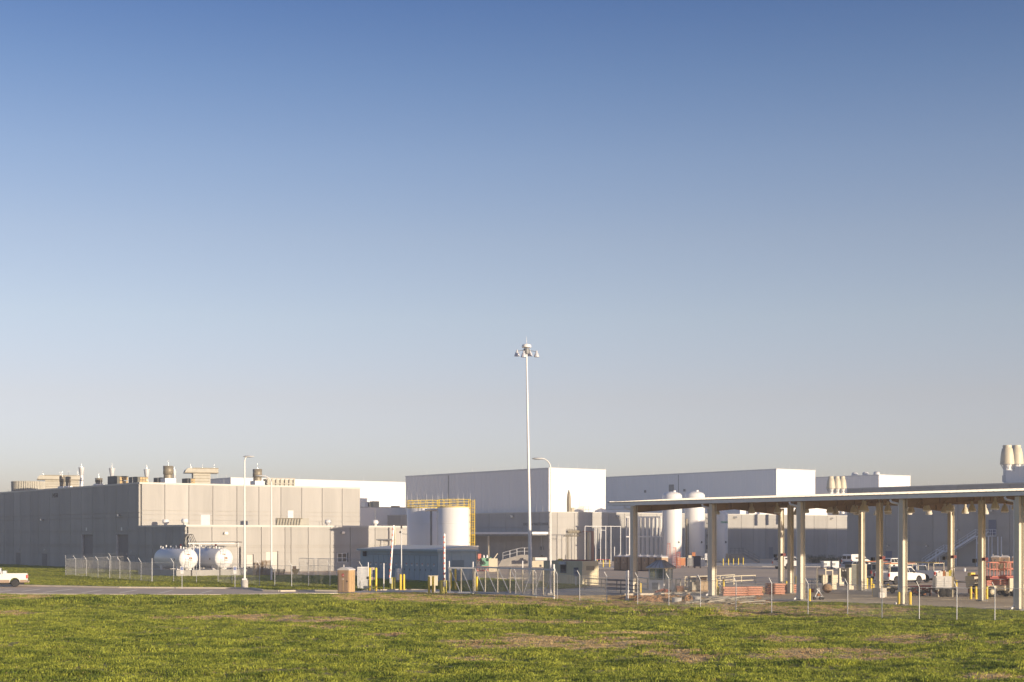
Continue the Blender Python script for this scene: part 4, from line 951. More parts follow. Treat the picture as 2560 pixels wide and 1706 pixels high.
# ---- generators by the window
for px, w, h, m, lb, yb in ((815, 2.9, 2.0, M_WPAINT, 'white louvred generator housing inside the wire cage', 1424), (833, 2.2, 2.2, M_GALV, 'grey generator with pink and white stickers under the double window', 1423.5)):
    p = at(px-16, yb, .05); o = thing('generator', lb, 'generator', (p.x, p.y, .1), TH+R(-8), None)
    part('housing', m, o, (0, w, 0, 1.6, .25, h)); part('base_frame', M_DARK, o, (.1, w-.1, .1, 1.5, 0, .249)); part('end_panel', M_GALVD, o, (-.02, -.001, .05, 1.55, .3, h-.05))
    for k in range(4): part('door_panel', m, o, (w*k/4+.04, w*(k+1)/4-.04, -.03, -.001, .35, h-.1))
    part('roof_edge', M_COPE, o, (-.05, w+.05, -.06, 1.65, h+.001, h+.08))
p = at(883, 1425); o = thing('meter_station', 'open cream pipe frame with gauges left of the blue building', 'pipe frame', (p.x, p.y, 0), R(10))
s = p.y/F; hh = zz(1392, p.y)
for x in (-9*s, 0, 9*s): part('post', M_CREAM, o, (x-.05, x+.05, -.05, .05, 0, hh))
part('top_beam', M_CREAM, o, (-9*s, 9*s, -.06, .06, hh+.001, hh+.1)); part('lower_beam', M_CREAM, o, (-9*s+.06, -.06, -.04, .04, 1.0, 1.1)); part('panel', M_GALV, o, (.08, 9*s-.08, -.02, .02, 1.0, hh-.3)); part('meter', M_DARK, o, (-1.4, -.7, -.2, .1, .3, .75))
# ---- substation building
pS = at(1095.5, 1457); SB = thing('switchgear_building', 'low slate-blue metal building with a row of tall numbered doors', 'building', (pS.x, pS.y, .12), TH)
yl = hit(901, pS, U); xr = hit(1191, pS, V); hS = zz(1377, pS.y)-.12
part('wall', M_BLUE, SB, (0, xr, 0, yl, .0, hS))
MB().prism([(-.25, hS+.001), (xr+.15, hS+.001), (xr+.15, hS+.52), (-.25, hS+.14)], -.2, yl+.25).build('roof', M_BLUEL, SB)
part('roof_edge', M_BLUE, SB, (-.32, -.251, -.25, yl+.3, hS-.12, hS+.1), (-.32, xr+.2, -.27, -.201, hS-.12, hS+.1))
part('base_channel', M_DARK, SB, (-.02, xr+.02, -.02, yl+.02, -.1, -.001))
yd = [hit(p, pS, U) for p in (1094, 1077.5, 1063.5, 1050, 1037, 1023.5, 1010.5, 997.5, 985, 972.5, 959.5, 947.5, 934.5, 921)]
for k, (a, c) in enumerate(zip(yd[:-1], yd[1:])):
    d = part('door', M_BLUE, SB, (-.05, -.001, a+.035, c-.035, .08, hS-.55))
    m_ = (a+c)/2; zt = hS*.55
    part('danger_label', M_SIGN, d, (-.056, -.0505, m_-.16, m_+.16, zt-.22, zt-.03)); part('label_header', M_RED if k in (2, 5) else M_RUST, d, (-.056, -.0505, m_-.16, m_+.16, zt-.02, zt+.05)); part('label_mark', M_INK, d, (-.062, -.0565, m_-.09, m_+.09, zt-.14, zt-.09))
    part('handle', M_DARK, d, (-.09, -.0505, c-.16, c-.1, 1.1, 1.3))
part('door_track', M_GALVD, SB, (-.07, -.052, yd[0], yd[-1], hS-.53, hS-.49))
part('wall_lamp', M_BLACK, SB, (-.25, -.001, yl-1.35, yl-.9, hS-.75, hS-.2))
d = part('side_door', mat('blue_pale', (.17, .24, .28), .5), SB, (xr-3.3, xr-1.7, -.05, -.001, .05, 2.3)); part('danger_label', M_SIGN, d, (xr-2.7, xr-2.3, -.056, -.051, 1.2, 1.5))
part('corner_trim', M_CREAM, SB, (xr-.08, xr+.02, -.06, -.02, .0, hS-.13)); 
for k in range(4): part('seam', M_BLUE, SB, (k*xr/4+.5, k*xr/4+.56, -.03, -.001, .05, hS-.2))
# ---- twin vertical tanks
def vtank(label, px, ytop, diam_px, d, group, shape='flat', m=M_TANKW):
    p = pt(px, d); o = thing('storage_tank', label, 'storage tank', (p.x, p.y, 0), 0, group); r = diam_px/2*d/F; h = zz(ytop, d)
    if shape == 'flat': prof = [(r, 0), (r, h), (r*.9, h+.12), (.1, h+.3)]
    else: prof = [(r*.9, 0), (r, .4), (r, h-.8), (r*.85, h-.42), (r*.45, h-.12), (.1, h)]
    MB().lathe(prof, 48).build('shell', m, o); return o, r, h
tkA, rA, hA = vtank('left white round tank with yellow rail, behind the blue building', 1057.5, 1271, 80, 209, 'twin white round tanks')
tkB, rB, hB = vtank('right white round tank with yellow caged ladder', 1135, 1269.5, 82, 203, 'twin white round tanks')
for o, r, h in ((tkA, rA, hA), (tkB, rB, hB)):
    for k in range(1, 4): MB().lathe([(r+.006, h*k/4), (r+.012, h*k/4+.03), (r+.006, h*k/4+.06)], 48, closed=False).build('weld_seam', M_TANKW, o)
    for z in (.35, .75, 1.1):
        b = MB()
        for k in range(28):
            a0, a1 = k*2*math.pi/28, (k+1)*2*math.pi/28; b.bar((math.cos(a0)*r, math.sin(a0)*r, h+z), (math.cos(a1)*r, math.sin(a1)*r, h+z), .045)
        b.build('guard_rail', M_YEL, o)
    b = MB()
    for k in range(14): a0 = k*2*math.pi/14; b.bar((math.cos(a0)*r, math.sin(a0)*r, h), (math.cos(a0)*r, math.sin(a0)*r, h+1.1), .05)
    b.build('rail_post', M_YEL, o); rods(o, [(math.cos(k)*r, math.sin(k)*r, h+1.1) for k in range(0, 6)], .9)
    MB().lathe([(r+.01, h), (r+.06, h+.05), (r+.06, h+.12), (r+.0, h+.12)], 40, closed=False).build('top_ring', M_YEL, o)
s = 203/F; b = MB(); x0, x1, y0 = rB+.05, rB+.55, -.6
for x in (x0, x1): b.bar((x, y0, .5), (x, y0, hB+1.1), .06)
for k in range(26): b.bar((x0, y0, .6+k*.36), (x1, y0, .6+k*.36), .04)
b.build('ladder', M_YEL, tkB); b = MB()
for k in range(9):
    z = 2.4+k*.93; pts = [(x0, y0, z), (x0-.05, y0-.45, z), (x0+.25, y0-.7, z), (x1+.1, y0-.45, z), (x1+.1, y0, z)]; b.path(pts, .03, 4)
for q in ((x0-.05, y0-.45), (x0+.25, y0-.7), (x1+.1, y0-.45)): b.bar((q[0], q[1], 2.4), (q[0], q[1], hB+1.1), .04)
b.build('ladder_cage', M_YEL, tkB)
p = pt(1084, 203); o = thing('overflow_pipe', 'silver insulated pipe pair bending over between the twin round tanks', 'pipes', (p.x, p.y, 0))
zt = zz(1275, 203); MB().path([(-.9*1, 0, zt), (1.6, 0, zt)], .2, 10).tube((-1.15, 0, zt-.1), (-.9, 0, zt), .2, .2).build('elbow', M_CHROME, o)
MB().tube((-.35, .2, 0), (-.35, .2, zt-.2), .14, n=10).build('riser', M_GALVD, o); MB().tube((.65, -.1, 0), (.65, -.1, zt-.1), .22, n=12).build('riser', M_WPAINT, o)
MB().tube((.65, -.1, zt-.9), (.4, .1, zt-1.3), .1, n=8).build('branch', M_WPAINT, o)
# wall pipe + white gutter posts left of tanks
p = pt(955, 221); o = thing('wall_pipe', 'dark horizontal pipe on brackets along the shaded wall above the blue roof', 'pipe', (p.x, p.y, 0), R(8)); z = zz(1350, 221)
MB().tube((-1.9, -.0, z), (2.0, 0, z), .12, n=8).build('pipe', M_GALVD, o); MB().tube((0, 0, z-.1), (0, 0, 0), .06, n=6).build('stand', M_GALV, o); MB().tube((1.9, 0, z-2.5), (1.9, 0, z+2.0), .14, n=8).build('riser', M_CREAM, o)
# ---- green machine, cream block, barrel
p = at(1207, 1428); o = thing('yard_machine', 'green machine on a red skid with coiled black hoses next to the blue building', 'machine', (p.x, p.y, 0), R(15))
part('skid', M_ORED, o, (-1.1, 1.0, -.6, .6, .0, .15), (-1.1, 1.0, -.6, -.5, .55, .7)); b = MB()
for k in range(6): b.bar((-1+k*.38, -.55, .15), (-1+k*.38, -.55, .55), .06)
b.build('skid_rail', M_ORED, o); part('engine', M_GREEN, o, (-.3, 1.0, -.5, .5, .71, 1.9)); part('radiator', M_GREEN, o, (1.01, 1.15, -.5, .5, .71, 2.0)); part('top_box', M_ORED, o, (-.75, -.3, -.2, .3, 1.5, 2.5))
b = MB(); random.seed(2)
for k in range(10):
    c_ = Vector((random.uniform(-1.1, .6), -.58, random.uniform(.9, 1.7))); rr = random.uniform(.12, .25); pts = [(c_.x+rr*math.cos(t), c_.y, c_.z+rr*math.sin(t)) for t in [i*math.pi/4 for i in range(9)]]; b.path(pts, .045, 5)
b.build('hose_coil', M_BLACK, o)
for x in (.15, .65): MB().lathe([(.14, 1.91), (.14, 2.15), (.04, 2.35)], 10, (x, 0, 0)).build('gas_cylinder', M_WPAINT, o)
p = at(1222, 1430); o = thing('block_wall', 'square cream wall block behind the blue barrel', 'wall', (p.x, p.y, 0), R(6)); w = 22*p.y/F
part('wall', M_CREAM, o, (0, w, 0, .3, 0, zz(1396.5, p.y))); MB().bar((w*.62, .1, zz(1396.5, p.y)), (w*1.02, .1, zz(1384, p.y)), .12).build('boom', M_CREAM, o)
p = at(1237.5, 1429); o = thing('barrel', 'light blue plastic barrel in front of the cream wall block', 'barrel', (p.x, p.y, 0))
MB().lathe([(.29, 0), (.31, .05), (.31, .3), (.33, .33), (.31, .36), (.31, .62), (.33, .65), (.31, .68), (.31, .93), (.28, .98)], 20).build('drum_body', M_CYAN, o); MB().lathe([(.24, .981), (.24, 1.0)], 16).build('lid', M_WPAINT, o)
# ---- dock ramp
p = at(1246, 1416.5); o = thing('dock_ramp', 'grey concrete ramp with pipe hand rail leading to the waste dock', 'ramp', (p.x, p.y, 0), R(3)); s = p.y/F
L1, L2 = 55*s, 84*s; z1, z2 = 1.1, 1.95
MB().prism([(-1.5*s, 0), (L2, 0), (L2, z2), (L1, z2), (8*s, z1)], -.2, 1.4).build('ramp_body', M_CONC2, o)
def rzr(x): return z1+(z2-z1)*(x-8*s)/(L1-8*s) if x < L1 else z2
b = MB()
for x in (11*s, 28.5*s, 46*s, 65*s, 84*s-.1): b.tube((x, -.1, rzr(x)), (x, -.1, rzr(x)+1.15), .07 if x > 20*s else .04, n=6)
b.build('rail_post', M_GALV, o); b = MB()
for hh in (1.15, .6): b.path([(11*s, -.1, rzr(11*s)+hh), (L1, -.1, z2+hh), (L2, -.1, z2+hh)], .04, 6)
b.build('hand_rail', M_GALV, o)
p = at(1330, 1418.5); o = thing('dock_wall', 'low cream wall between the ramp and the tan container', 'wall', (p.x, p.y, 0), R(4)); s = p.y/F
part('wall', M_CREAM, o, (0, 52*s, 0, .4, 0, 1.05)); part('vent', M_DARK, o, (19*s, 24*s, -.03, -.001, .05, .4))
p = at(1338, 1417.5); o = thing('storage_box', 'white box topped with black gear on the low cream wall', 'box', (p.x, p.y, 1.05), R(4)); s = p.y/F
part('body', M_WPAINT, o, (0, 30*s, .05, .38, 0, .5)); part('gear', M_BLACK, o, (10*s, 26*s, .1, .3, .501, .7), (14*s, 20*s, .1, .3, .7001, .95)); part('end_box', M_BRONZE, o, (-6*s, -.05, .05, .35, 0, .55))
# ---- container
pC = at(1456, 1464.5); CT = thing('shipping_container', 'tan ribbed site container with a barred window on its shaded side', 'container', (pC.x, pC.y, 0), TH)
yl = hit(1359.5, pC, U); xr = hit(1495.5, pC, V); hC = zz(1404, pC.y)
part('wall', M_CONT, CT, (.03, xr-.03, .03, yl-.03, .12, hC-.05)); part('roof', M_CONT, CT, (.0, xr, 0, yl, hC-.05, hC+.02))
part('frame', M_CONT, CT, (-.02, .12, -.02, .12, .05, hC-.051), (-.02, .12, yl-.12, yl+.02, .05, hC-.051), (xr-.1, xr+.02, -.02, .1, .05, hC-.051), (-.02, .1, .121, yl-.121, .05, .2), (.121, xr-.101, -.02, .1, .05, .2))
b = MB(); t = .25
wy0, wy1 = hit(1416, pC, U), hit(1401, pC, U)
while t < yl-.2:
    if not (wy0-.15 < t < wy1+.1): b.box(-.012, .03, t, t+.13, .21, hC-.08)
    t += .27
t = .2
while t < xr-.2: b.box(t, t+.13, -.012, .03, .21, hC-.08); t += .27
tag(b.build('corrugation', M_CONT, CT), kind='stuff')
w = part('window', M_GALVD, CT, (-.03, .029, wy0, wy1, 1.25, 1.29), (-.03, .029, wy0, wy1, 2.05, 2.1), (-.03, .029, wy0, wy0+.05, 1.29, 2.05), (-.03, .029, wy1-.05, wy1, 1.29, 2.05)); part('pane', M_GLASS, w, (-.0, .02, wy0+.05, wy1-.05, 1.29, 2.05))
for k in range(4): part('window_bar', M_BLACK, w, (-.045, -.031, wy0+(k+.5)*(wy1-wy0)/4-.01, wy0+(k+.5)*(wy1-wy0)/4+.01, 1.25, 2.1))
part('window_hood', M_GALV, CT, (-.25, -.04, wy0, wy1, 2.12, 2.4)); part('vent_slats', M_BRONZE, CT, *[(xr*.25+k*.14, xr*.25+k*.14+.07, -.03, -.013, 1.55, 2.0) for k in range(8)])
part('skid', M_DARK, CT, (.05, .25, .3, yl-.3, 0, .119), (xr-.3, xr-.1, .3, yl-.3, 0, .119))
o = thing('pipe_bundle', 'rusty orange pipes with a yellow piece lying on the container roof', 'pipes', (pC.x, pC.y, hC+.02), TH); random.seed(4)
for k in range(6): x = .5+k*.25; MB().tube((x, .3+random.random()*.5, .07), (x+.1, yl*.8-random.random(), .07), .05, n=6).build('pipe', M_RUST if k % 3 else M_ORED, o)
part('yellow_box', M_YEL, o, (.3, .6, yl*.62, yl*.68, .0, .2))
# tall frame by the dock wall
pf = pt(1462+50, 290); o = thing('steel_frame', 'tall thin white steel frame of posts and rails against the shadowed dock wall', 'frame', (pf.x, pf.y, 0), TH); s = 290/F
hz = zz(1317, 290)
ys = [hit(p, pf, V) for p in (1462, 1489, 1501, 1514, 1527, 1551, 1536)]
for k, x in enumerate(ys):
    part('post', M_GALV, o, (x-.07, x+.07, -.07, .07, 0, hz if k < 6 else 3.0))
part('top_rail', M_GALV, o, (ys[0], ys[5], -.06, .06, hz+.001, hz+.12)); part('middle_rail', M_GALV, o, (ys[2]+.08, ys[3]-.08, -.05, .05, 6.2, 6.3))
p = at(1497, 1414); o = thing('low_frame', 'low white and red barrier frame behind the container corner', 'barrier', (p.x, p.y, 0), R(5))
part('rail', M_WPAINT, o, (-.4, 2.2, -.03, .03, .35, .42)); part('rail', M_RED, o, (-.4, 1.9, -.03, .03, 1.0, 1.07))
for x in (-.3, .7, 1.9): part('post', M_WPAINT, o, (x-.03, x+.03, -.031, .031, 0, 1.1))
# ---- portable toilets
def toilet(label, loc, rz, front=False, group=None, w=1.12, h=2.08):
    mb_, ml = (M_BROWN, M_BROWNL) if front else (M_BROWN, M_BROWN)
    o = thing('portable_toilet', label, 'portable toilet', loc, rz, group)
    body = MB().box(.02, w, -w/2, w/2, .1, h-.12); body.build('cabin', mb_ if not front else M_BROWNL, o)
    dr = part('door', M_BROWN, o, (-.01, .0199, -w/2+.07, w/2-.07, .15, h-.2))
    part('door_panel', M_BROWN, dr, (-.03, -.0101, -w/2+.14, -.04, .25, 1.3), (-.03, -.0101, .04, w/2-.14, .25, 1.3), (-.03, -.0101, -w/2+.14, w/2-.14, 1.4, h-.42))
    part('door_rib', M_BROWNL if front else M_BROWN, dr, (-.045, -.0101, -.035, .035, .2, 1.32))
    MB().lathe([(.02, -.04), (.14, -.034)], 12, (0, -.0, h-.55), axis='x').build('emblem', M_RED if front else M_INK, dr)
    part('emblem_mark', M_WPAINT, dr, (-.046, -.041, -.1, .04, h-.58, h-.53)); part('handle', M_INK, dr, (-.05, -.0101, -w/2+.1, -w/2+.2, 1.0, 1.12)); part('occupied_sign', M_WPAINT, dr, (-.034, -.0305, -.1, .1, h-.95, h-.85))
    for s_ in (-1, 1): part('side_rib', mb_ if not front else M_BROWNL, o, *[(.1+k*.34, .28+k*.34, s_*w/2-(0 if s_ > 0 else .03), s_*w/2+(.03 if s_ > 0 else 0), .2, h-.3) for k in range(3)])
    rf = MB().prism([(-w/2-.03, h-.12), (-w/2-.03, h-.05), (-w/2*.5, h+.1), (0, h+.16), (w/2*.5, h+.1), (w/2+.03, h-.05), (w/2+.03, h-.12)], -.04, w+.03).build('roof', M_TROOF, o); rf.rotation_euler = (0, 0, R(90)); rf.location = (w-.0, 0, 0)
    part('skid', M_BLACK, o, (-.03, w+.02, -w/2-.02, w/2+.02, 0, .0999)); MB().tube((.9, w*.4, h), (.9, w*.4, h+.35), .05, n=8).build('vent_pipe', M_TROOF, o)
    return o
pt0 = at(874, 1484); toilet('tan portable toilet standing alone at the road edge in front', (pt0.x-.62, pt0.y+.45, 0), R(67), True, h=2.15)
P0 = at(1541, 1426.5)
N7 = ['leftmost brown toilet of the row, at the far left end', 'second brown toilet from the left end of the row', 'third toilet of the row, left of the first canopy column', 'brown toilet mostly hidden behind the first canopy column', 'third brown toilet from the right end of the row', 'second brown toilet from the right end of the row', 'rightmost brown toilet of the row, above the booth roof']
row = []
for k in range(7):
    px = 1541+k*17.7 if k < 7 else 0; dd = hit(px, P0, U); q = P0+U*dd
    row.append(toilet(N7[k], (q.x, q.y, 0), TH-R(3), False, 'row of brown portable toilets', w=1.2, h=2.12) if k == 0 else copy_thing(row[0], (q.x, q.y, 0), None, N7[k]))
for k, (px, lb) in enumerate(((2488, 'first brown toilet right of the stair landing'), (2511, 'second brown toilet right of the stair landing'), (2541, 'third brown toilet, behind the last front column'), (2567, 'brown toilet at the right frame edge'))):
    q = at(px, 1428.5); c_ = copy_thing(row[0], (q.x, q.y, 0), R(62), lb); c_['group'] = 'brown toilets by the metal stairs'; 
# ---- guard booth
pB = at(1659, 1479); GB = thing('guard_booth', 'small glazed guard booth with pyramid metal roof beside the rails', 'booth', (pB.x, pB.y, 0), R(50)); 
wv = 1.5; wu = 1.65; hB_ = 2.15
bwall = part('lower_wall', M_WPAINT, GB, (0, wv, 0, wu, .02, 1.0))
for x, y in ((0, 0), (wv-.09, 0), (0, wu-.09), (wv-.09, wu-.09)): part('corner_post', M_GALV, GB, (x, x+.09, y, y+.09, 1.001, hB_))
fr_ = [(.0, .06, y, y+.06, 1.0, hB_) for y in (wu*.5,)]
for k, (bx, px_) in enumerate((((0, .04, .09, wu/2, 1.001, hB_), 0), ((0, .04, wu/2+.06, wu-.09, 1.001, hB_), 0))):
    w = part('window', M_GALV, GB, (bx[0], bx[1], bx[2], bx[3], 1.001, 1.05), (bx[0], bx[1], bx[2], bx[3], 2.1, hB_)); part('pane', M_PANE, w, (.015, .025, bx[2], bx[3], 1.05, 2.1))
part('mullion', M_GALV, GB, (0, .06, wu/2, wu/2+.06, 1.001, hB_)); 
for x0, x1 in ((.09, wv/2), (wv/2+.06, wv-.09)):
    w = part('window', M_GALV, GB, (x0, x1, 0, .04, 1.001, 1.05), (x0, x1, 0, .04, 2.1, hB_)); part('pane', M_PANE, w, (x0, x1, .015, .025, 1.05, 2.1))
    w = part('window', M_GALV, GB, (x0, x1, wu-.04, wu, 1.001, 1.05), (x0, x1, wu-.04, wu, 2.1, hB_)); part('pane', M_PANE, w, (x0, x1, wu-.025, wu-.015, 1.05, 2.1))
part('mullion', M_GALV, GB, (wv/2, wv/2+.06, 0, .06, 1.001, hB_)); part('back_wall', M_GALVD, GB, (wv-.05, wv-.0, wu*.5, wu-.1, 1.001, hB_)); part('desk', M_GALV, GB, (.2, wv-.2, .3, .8, 1.001, 1.03))
part('wall_unit', M_GALV, GB, (-.08, -.001, wu*.3, wu*.75, .15, .85)); 
for k in range(5): part('louvre_blade', M_GALVD, GB, (-.1, -.081, wu*.32, wu*.73, .2+k*.12, .26+k*.12))
ov = .22; cx_, cy_ = wv/2, wu/2
MB().add([(-ov,-ov,hB_),(wv+ov,-ov,hB_),(wv+ov,wu+ov,hB_),(-ov,wu+ov,hB_),(cx_-.25,cy_-.25,hB_+.68),(cx_+.25,cy_-.25,hB_+.68),(cx_+.25,cy_+.25,hB_+.68),(cx_-.25,cy_+.25,hB_+.68)], [(0,1,5,4),(1,2,6,5),(2,3,7,6),(3,0,4,7),(4,5,6,7),(3,2,1,0)]).build('roof', mat('roof_zinc', (.58, .62, .68), .4, .1, nz=.1, ns=2), GB)
part('roof_edge', M_CREAM, GB, (-ov, wv+ov, -ov, -ov+.03, hB_-.1, hB_-.001), (-ov, -ov+.03, -ov+.031, wu+ov, hB_-.1, hB_-.001)); b = MB()
for k in range(5):
    f = k/4; x = -ov+(wv+2*ov)*f; b.bar((x, -ov, hB_+.02), (cx_-.25+.5*f, cy_-.25, hB_+.7), .03); y = -ov+(wu+2*ov)*f; b.bar((-ov, y, hB_+.02), (cx_-.25, cy_-.25+.5*f, hB_+.7), .03)
b.build('roof_seam', M_GALVD, GB)
# ---- rails
def rail(label, pts, hs, m, r=.05, posts=True, cat='railing'):
    ps = [at(x, y) for x, y in pts]; o = thing('pipe_railing', label, cat, (ps[0].x, ps[0].y, 0)); og = o.location.copy(); ps = [p-og for p in ps]
    for h in hs:
        b = MB()
        for a, c in zip(ps[:-1], ps[1:]): b.tube((a.x, a.y, h), (c.x, c.y, h), r, n=7)
        b.build('rail', m, o)
    for p in ps: MB().tube((p.x, p.y, 0), (p.x, p.y, max(hs)+.02), r, n=7).build('post', m, o)
M_BRAIL = mat('brown_rail', (.20, .17, .15), .6)
rail('dark two-rail pipe fence from the container towards the first canopy column', [(1462,1476),(1504,1478.5),(1542,1480),(1580,1481.5)], (.35, .7, 1.1), M_BRAIL, .045)
rail('second dark pipe fence running just behind the first one', [(1513,1484),(1552,1485),(1600,1487)], (.4, .75, 1.15), M_BRAIL, .04)
rail('white pipe railing left of the guard booth', [(1590,1470),(1619,1475),(1650,1476)], (.55, 1.05), M_CREAM, .055)
rail('short white pipe railing just right of the guard booth', [(1690,1476),(1701,1474)], (.5, 1.0), M_CREAM, .055)
rail('long white railing from the booth past the second front column, front run', [(1715,1477),(1746,1474),(1790,1472),(1834,1464),(1853,1463),(1888,1461.5)], (.45, .95), M_CREAM, .06)
rail('long white railing behind the front run, ending over the pink lumber', [(1712,1468),(1750,1466),(1800,1464),(1836,1461)], (.5, 1.0), M_CREAM, .06)
part_k = MB()
for a_, c_ in (((1595,1476),(1640,1478)), ((1690,1481),(1770,1480)), ((1560,1489),(1880,1484))):
    a, c = at(*a_), at(*c_); part_k.bar((a.x, a.y, .08), (c.x, c.y, .08), .3, .16)
struct('kerb', part_k, M_KERB)
# ---- booth side materials
def random_pile(name, label, cat, px, py, w, d_, h, n, m, size, rz=0, group=None, partname='piece', seed=1):
    random.seed(seed); p = at(px, py, .03); o = thing(name, label, cat, (p.x, p.y, .04), rz, group)
    for k in range(n):
        t = k/n; x = random.uniform(-w/2, w/2); y = random.uniform(-d_/2, d_/2); z = random.uniform(0, h)*(1-abs(x)/(w*.6))
        a = random.uniform(-.25, .25); b = random.uniform(-.4, .4); L = size[0]*random.uniform(.6, 1.2)
        MB().bar((x-L/2*math.cos(a), y-L/2*math.sin(a), z+size[2]/2+.02), (x+L/2*math.cos(a), y+L/2*math.sin(a), max(size[2]/2, z+size[2]/2+L*b*.4)), size[1], size[2]).build(partname, m, o)
    return o
random_pile('brick_pile', 'low pile of dark red rubble at the foot of the guard booth', 'rubble', 1659, 1482.5, 1.35, .5, .3, 40, mat('brick_red', (.22, .07, .05), .9, rnd=.5), (.2, .12, .1), seed=3, partname='brick')
random_pile('board_pile', 'long low pile of grey boards and pipes behind the foreground fence', 'boards', 1822, 1512, 4.2, 1.6, .55, 70, M_SCAF, (2.6, .12, .05), R(-2), seed=5, partname='board')
random_pile('brush_pile', 'tangled pile of brown branches and roots right of the grey boards', 'debris', 1899, 1511, 1.3, .8, .5, 46, mat('branch', (.26, .16, .085), .9, rnd=.4), (.5, .06, .06), seed=8, partname='branch')
random_pile('pipe_debris', 'loose pale debris strewn on the paving behind the gate', 'debris', 1283, 1448, 5.5, 1.2, .12, 30, M_CREAM, (.9, .12, .05), seed=9, partname='scrap')
def carton_stack(label, px, py, nx, ny, nz, w, m, rz, seed=1):
    random.seed(seed); p = at(px, py, .06); o = thing('carton_pallet', label, 'cartons', (p.x, p.y, .06), rz, 'pallets of cartons')
    part('pallet', M_WOOD, o, (-nx*w/2, nx*w/2, -ny*w/2, ny*w/2, 0, .12)); first = None
    for i in range(nx):
        for j in range(ny):
            for k in range(nz):
                if k == nz-1 and random.random() < .35: continue
                if first is None: c_ = part('carton', m, o, (-w*.48, w*.48, -w*.48, w*.48, 0, w*.9)); first = c_
                else: c_ = first.copy(); col.objects.link(c_)
                c_.parent = o; c_.location = ((i+.5-nx/2)*w, (j+.5-ny/2)*w, .125+k*w*.92); c_.rotation_euler = (0, 0, random.uniform(-.05, .05))
carton_stack('grey-tan carton pallet left of the brown carton pallet', 1735, 1479, 2, 2, 3, .4, M_SCAF, R(20), 2)
carton_stack('brown carton pallet next to the second front column', 1756, 1478.5, 2, 2, 3, .42, M_CARD, R(8), 3)
p = at(1699.5, 1480.5, .05); o = thing('wire_crate', 'dark wire crate full of parts beside the guard booth', 'crate', (p.x, p.y, .05), R(10))
part('base', M_WOOD, o, (-.36, .36, -.35, .35, 0, .1)); b = MB()
for k in range(10):
    x = -.34+k*.075; b.bar((x, -.35, .1), (x*1.15, -.38, .55), .02); b.bar((x, .35, .1), (x*1.15, .38, .55), .02)
for k in range(6): z = .14+k*.08; b.bar((-.36, -.36, z), (.36, -.36, z), .02); b.bar((-.36, -.36, z), (-.36, .36, z), .02)
b.build('wire_side', M_RUST, o); part('contents', M_DARK, o, (-.31, .31, -.3, .3, .101, .4))
p = at(1717, 1479); o = thing('scrap_blocks', 'few cream blocks lying right of the wire crate', 'blocks', (p.x, p.y, .05), R(12))
for k, (x, y) in enumerate(((-.3, 0), (0, .1), (.3, -.05), (.1, .3))): part('block', M_CREAM, o, (x-.13, x+.13, y-.1, y+.1, 0, .2+.08*(k % 2)))
for px, y0, y1, w, lb in ((1692, 1510.5, 1494.5, 24.5, 'left white concrete riser ring behind the fence'), (1742.5, 1509, 1491.5, 20.5, 'right white concrete riser ring next to the grey boards')):
    p = at(px, y0); s = p.y/F; r = w/2*s; h = (y0-y1)*s; o = thing('concrete_ring', lb, 'concrete ring', (p.x, p.y, .0), 0, 'white concrete rings')
    MB().lathe([(r, 0), (r, h), (r*.82, h), (r*.82, h-.12)], 28).build('ring_body', M_WALK, o)
    MB().lathe([(r*.8, h-.14), (r*.8, h-.12)], 20).build('inner_floor', M_DARK, o); MB().tube((-r*.2, 0, h-.12), (-r*.2, 0, h+.1), .02, n=5).build('lifting_hook', M_GALVD, o)
# ---- pink lumber bundles
def lumber(label, px, py, L, rz, rows, cols, seed, z0=.06):
    random.seed(seed); p = at(px, py, .06); o = thing('lumber_stack', label, 'lumber stack', (p.x, p.y, z0), rz, 'stacks of pink coated lumber'); first = None
    for k in range(rows):
        if k % 2 == 0: part('spacer', M_WOOD, o, *[(x, x+.08, -cols*.15, cols*.15, k*.19+.0, k*.19+.035) for x in (-L*.35, L*.3)])
        for j in range(cols):
            if first is None: q = part('lumber_board', M_LUMB, o, (-L/2, L/2, -.14, .14, .0, .15)); first = q
            else: q = first.copy(); col.objects.link(q)
            q.parent = o; q.location = (random.uniform(-.06, .06), (j-cols/2+.5)*.295, .038+k*.19)
    return o
lumber('left pink lumber stack, front half beside the short bollard', 1838, 1490, 2.1, R(5), 4, 3, 1); lumber('pink lumber stack just right of the leftmost one', 1880, 1489, 1.6, R(5), 4, 3, 2)
lumber('pink lumber stack in the middle of the row', 1938, 1486.5, 1.5, R(6), 5, 3, 3); lumber('pink lumber stack touching the third front column', 1982, 1483, 1.3, R(6), 4, 3, 4)
random_pile('loose_lumber', 'loose dark timber offcuts between the pink stacks', 'timber', 1909, 1484, .5, .6, .8, 18, M_WOOD, (.5, .08, .06), seed=12, partname='offcut')
# ---- dispensers, reel, cart
def cab(label, px, py, w, h, m, extra=None, rz=R(14), group=None, name='fuel_dispenser', cat='dispenser', z=.07):
    p = at(px, py, .07); o = thing(name, label, cat, (p.x, p.y, z), rz, group); return o
for k, (px, lb) in enumerate(((2060, 'left cream dispenser cabinet above the cable reel'), (2085, 'right cream dispenser cabinet under the open frame'))):
    o = cab(lb, px, 1474, 0, 0, None, group='fuel dispenser cabinets'); s = at(px, 1474).y/F
    part('cabinet', M_CREAM, o, (-6*s, 7*s, -.25, .25, .62, 1.32)); part('side_panel', M_DKBOX, o, (-12*s, -6*s-.003, -.2, .25, .65, 1.3)); part('pedestal', M_CREAM, o, (-4*s, 5*s, -.15, .15, 0, .619)); part('cap', M_TAN, o, (-12.5*s, 7.5*s, -.3, .3, 1.321, 1.37))
p = at(2066, 1475, .07); s = p.y/F; o = thing('open_frame', 'cream open post frame over the two dispenser cabinets', 'frame', (p.x, p.y, .07), R(14))
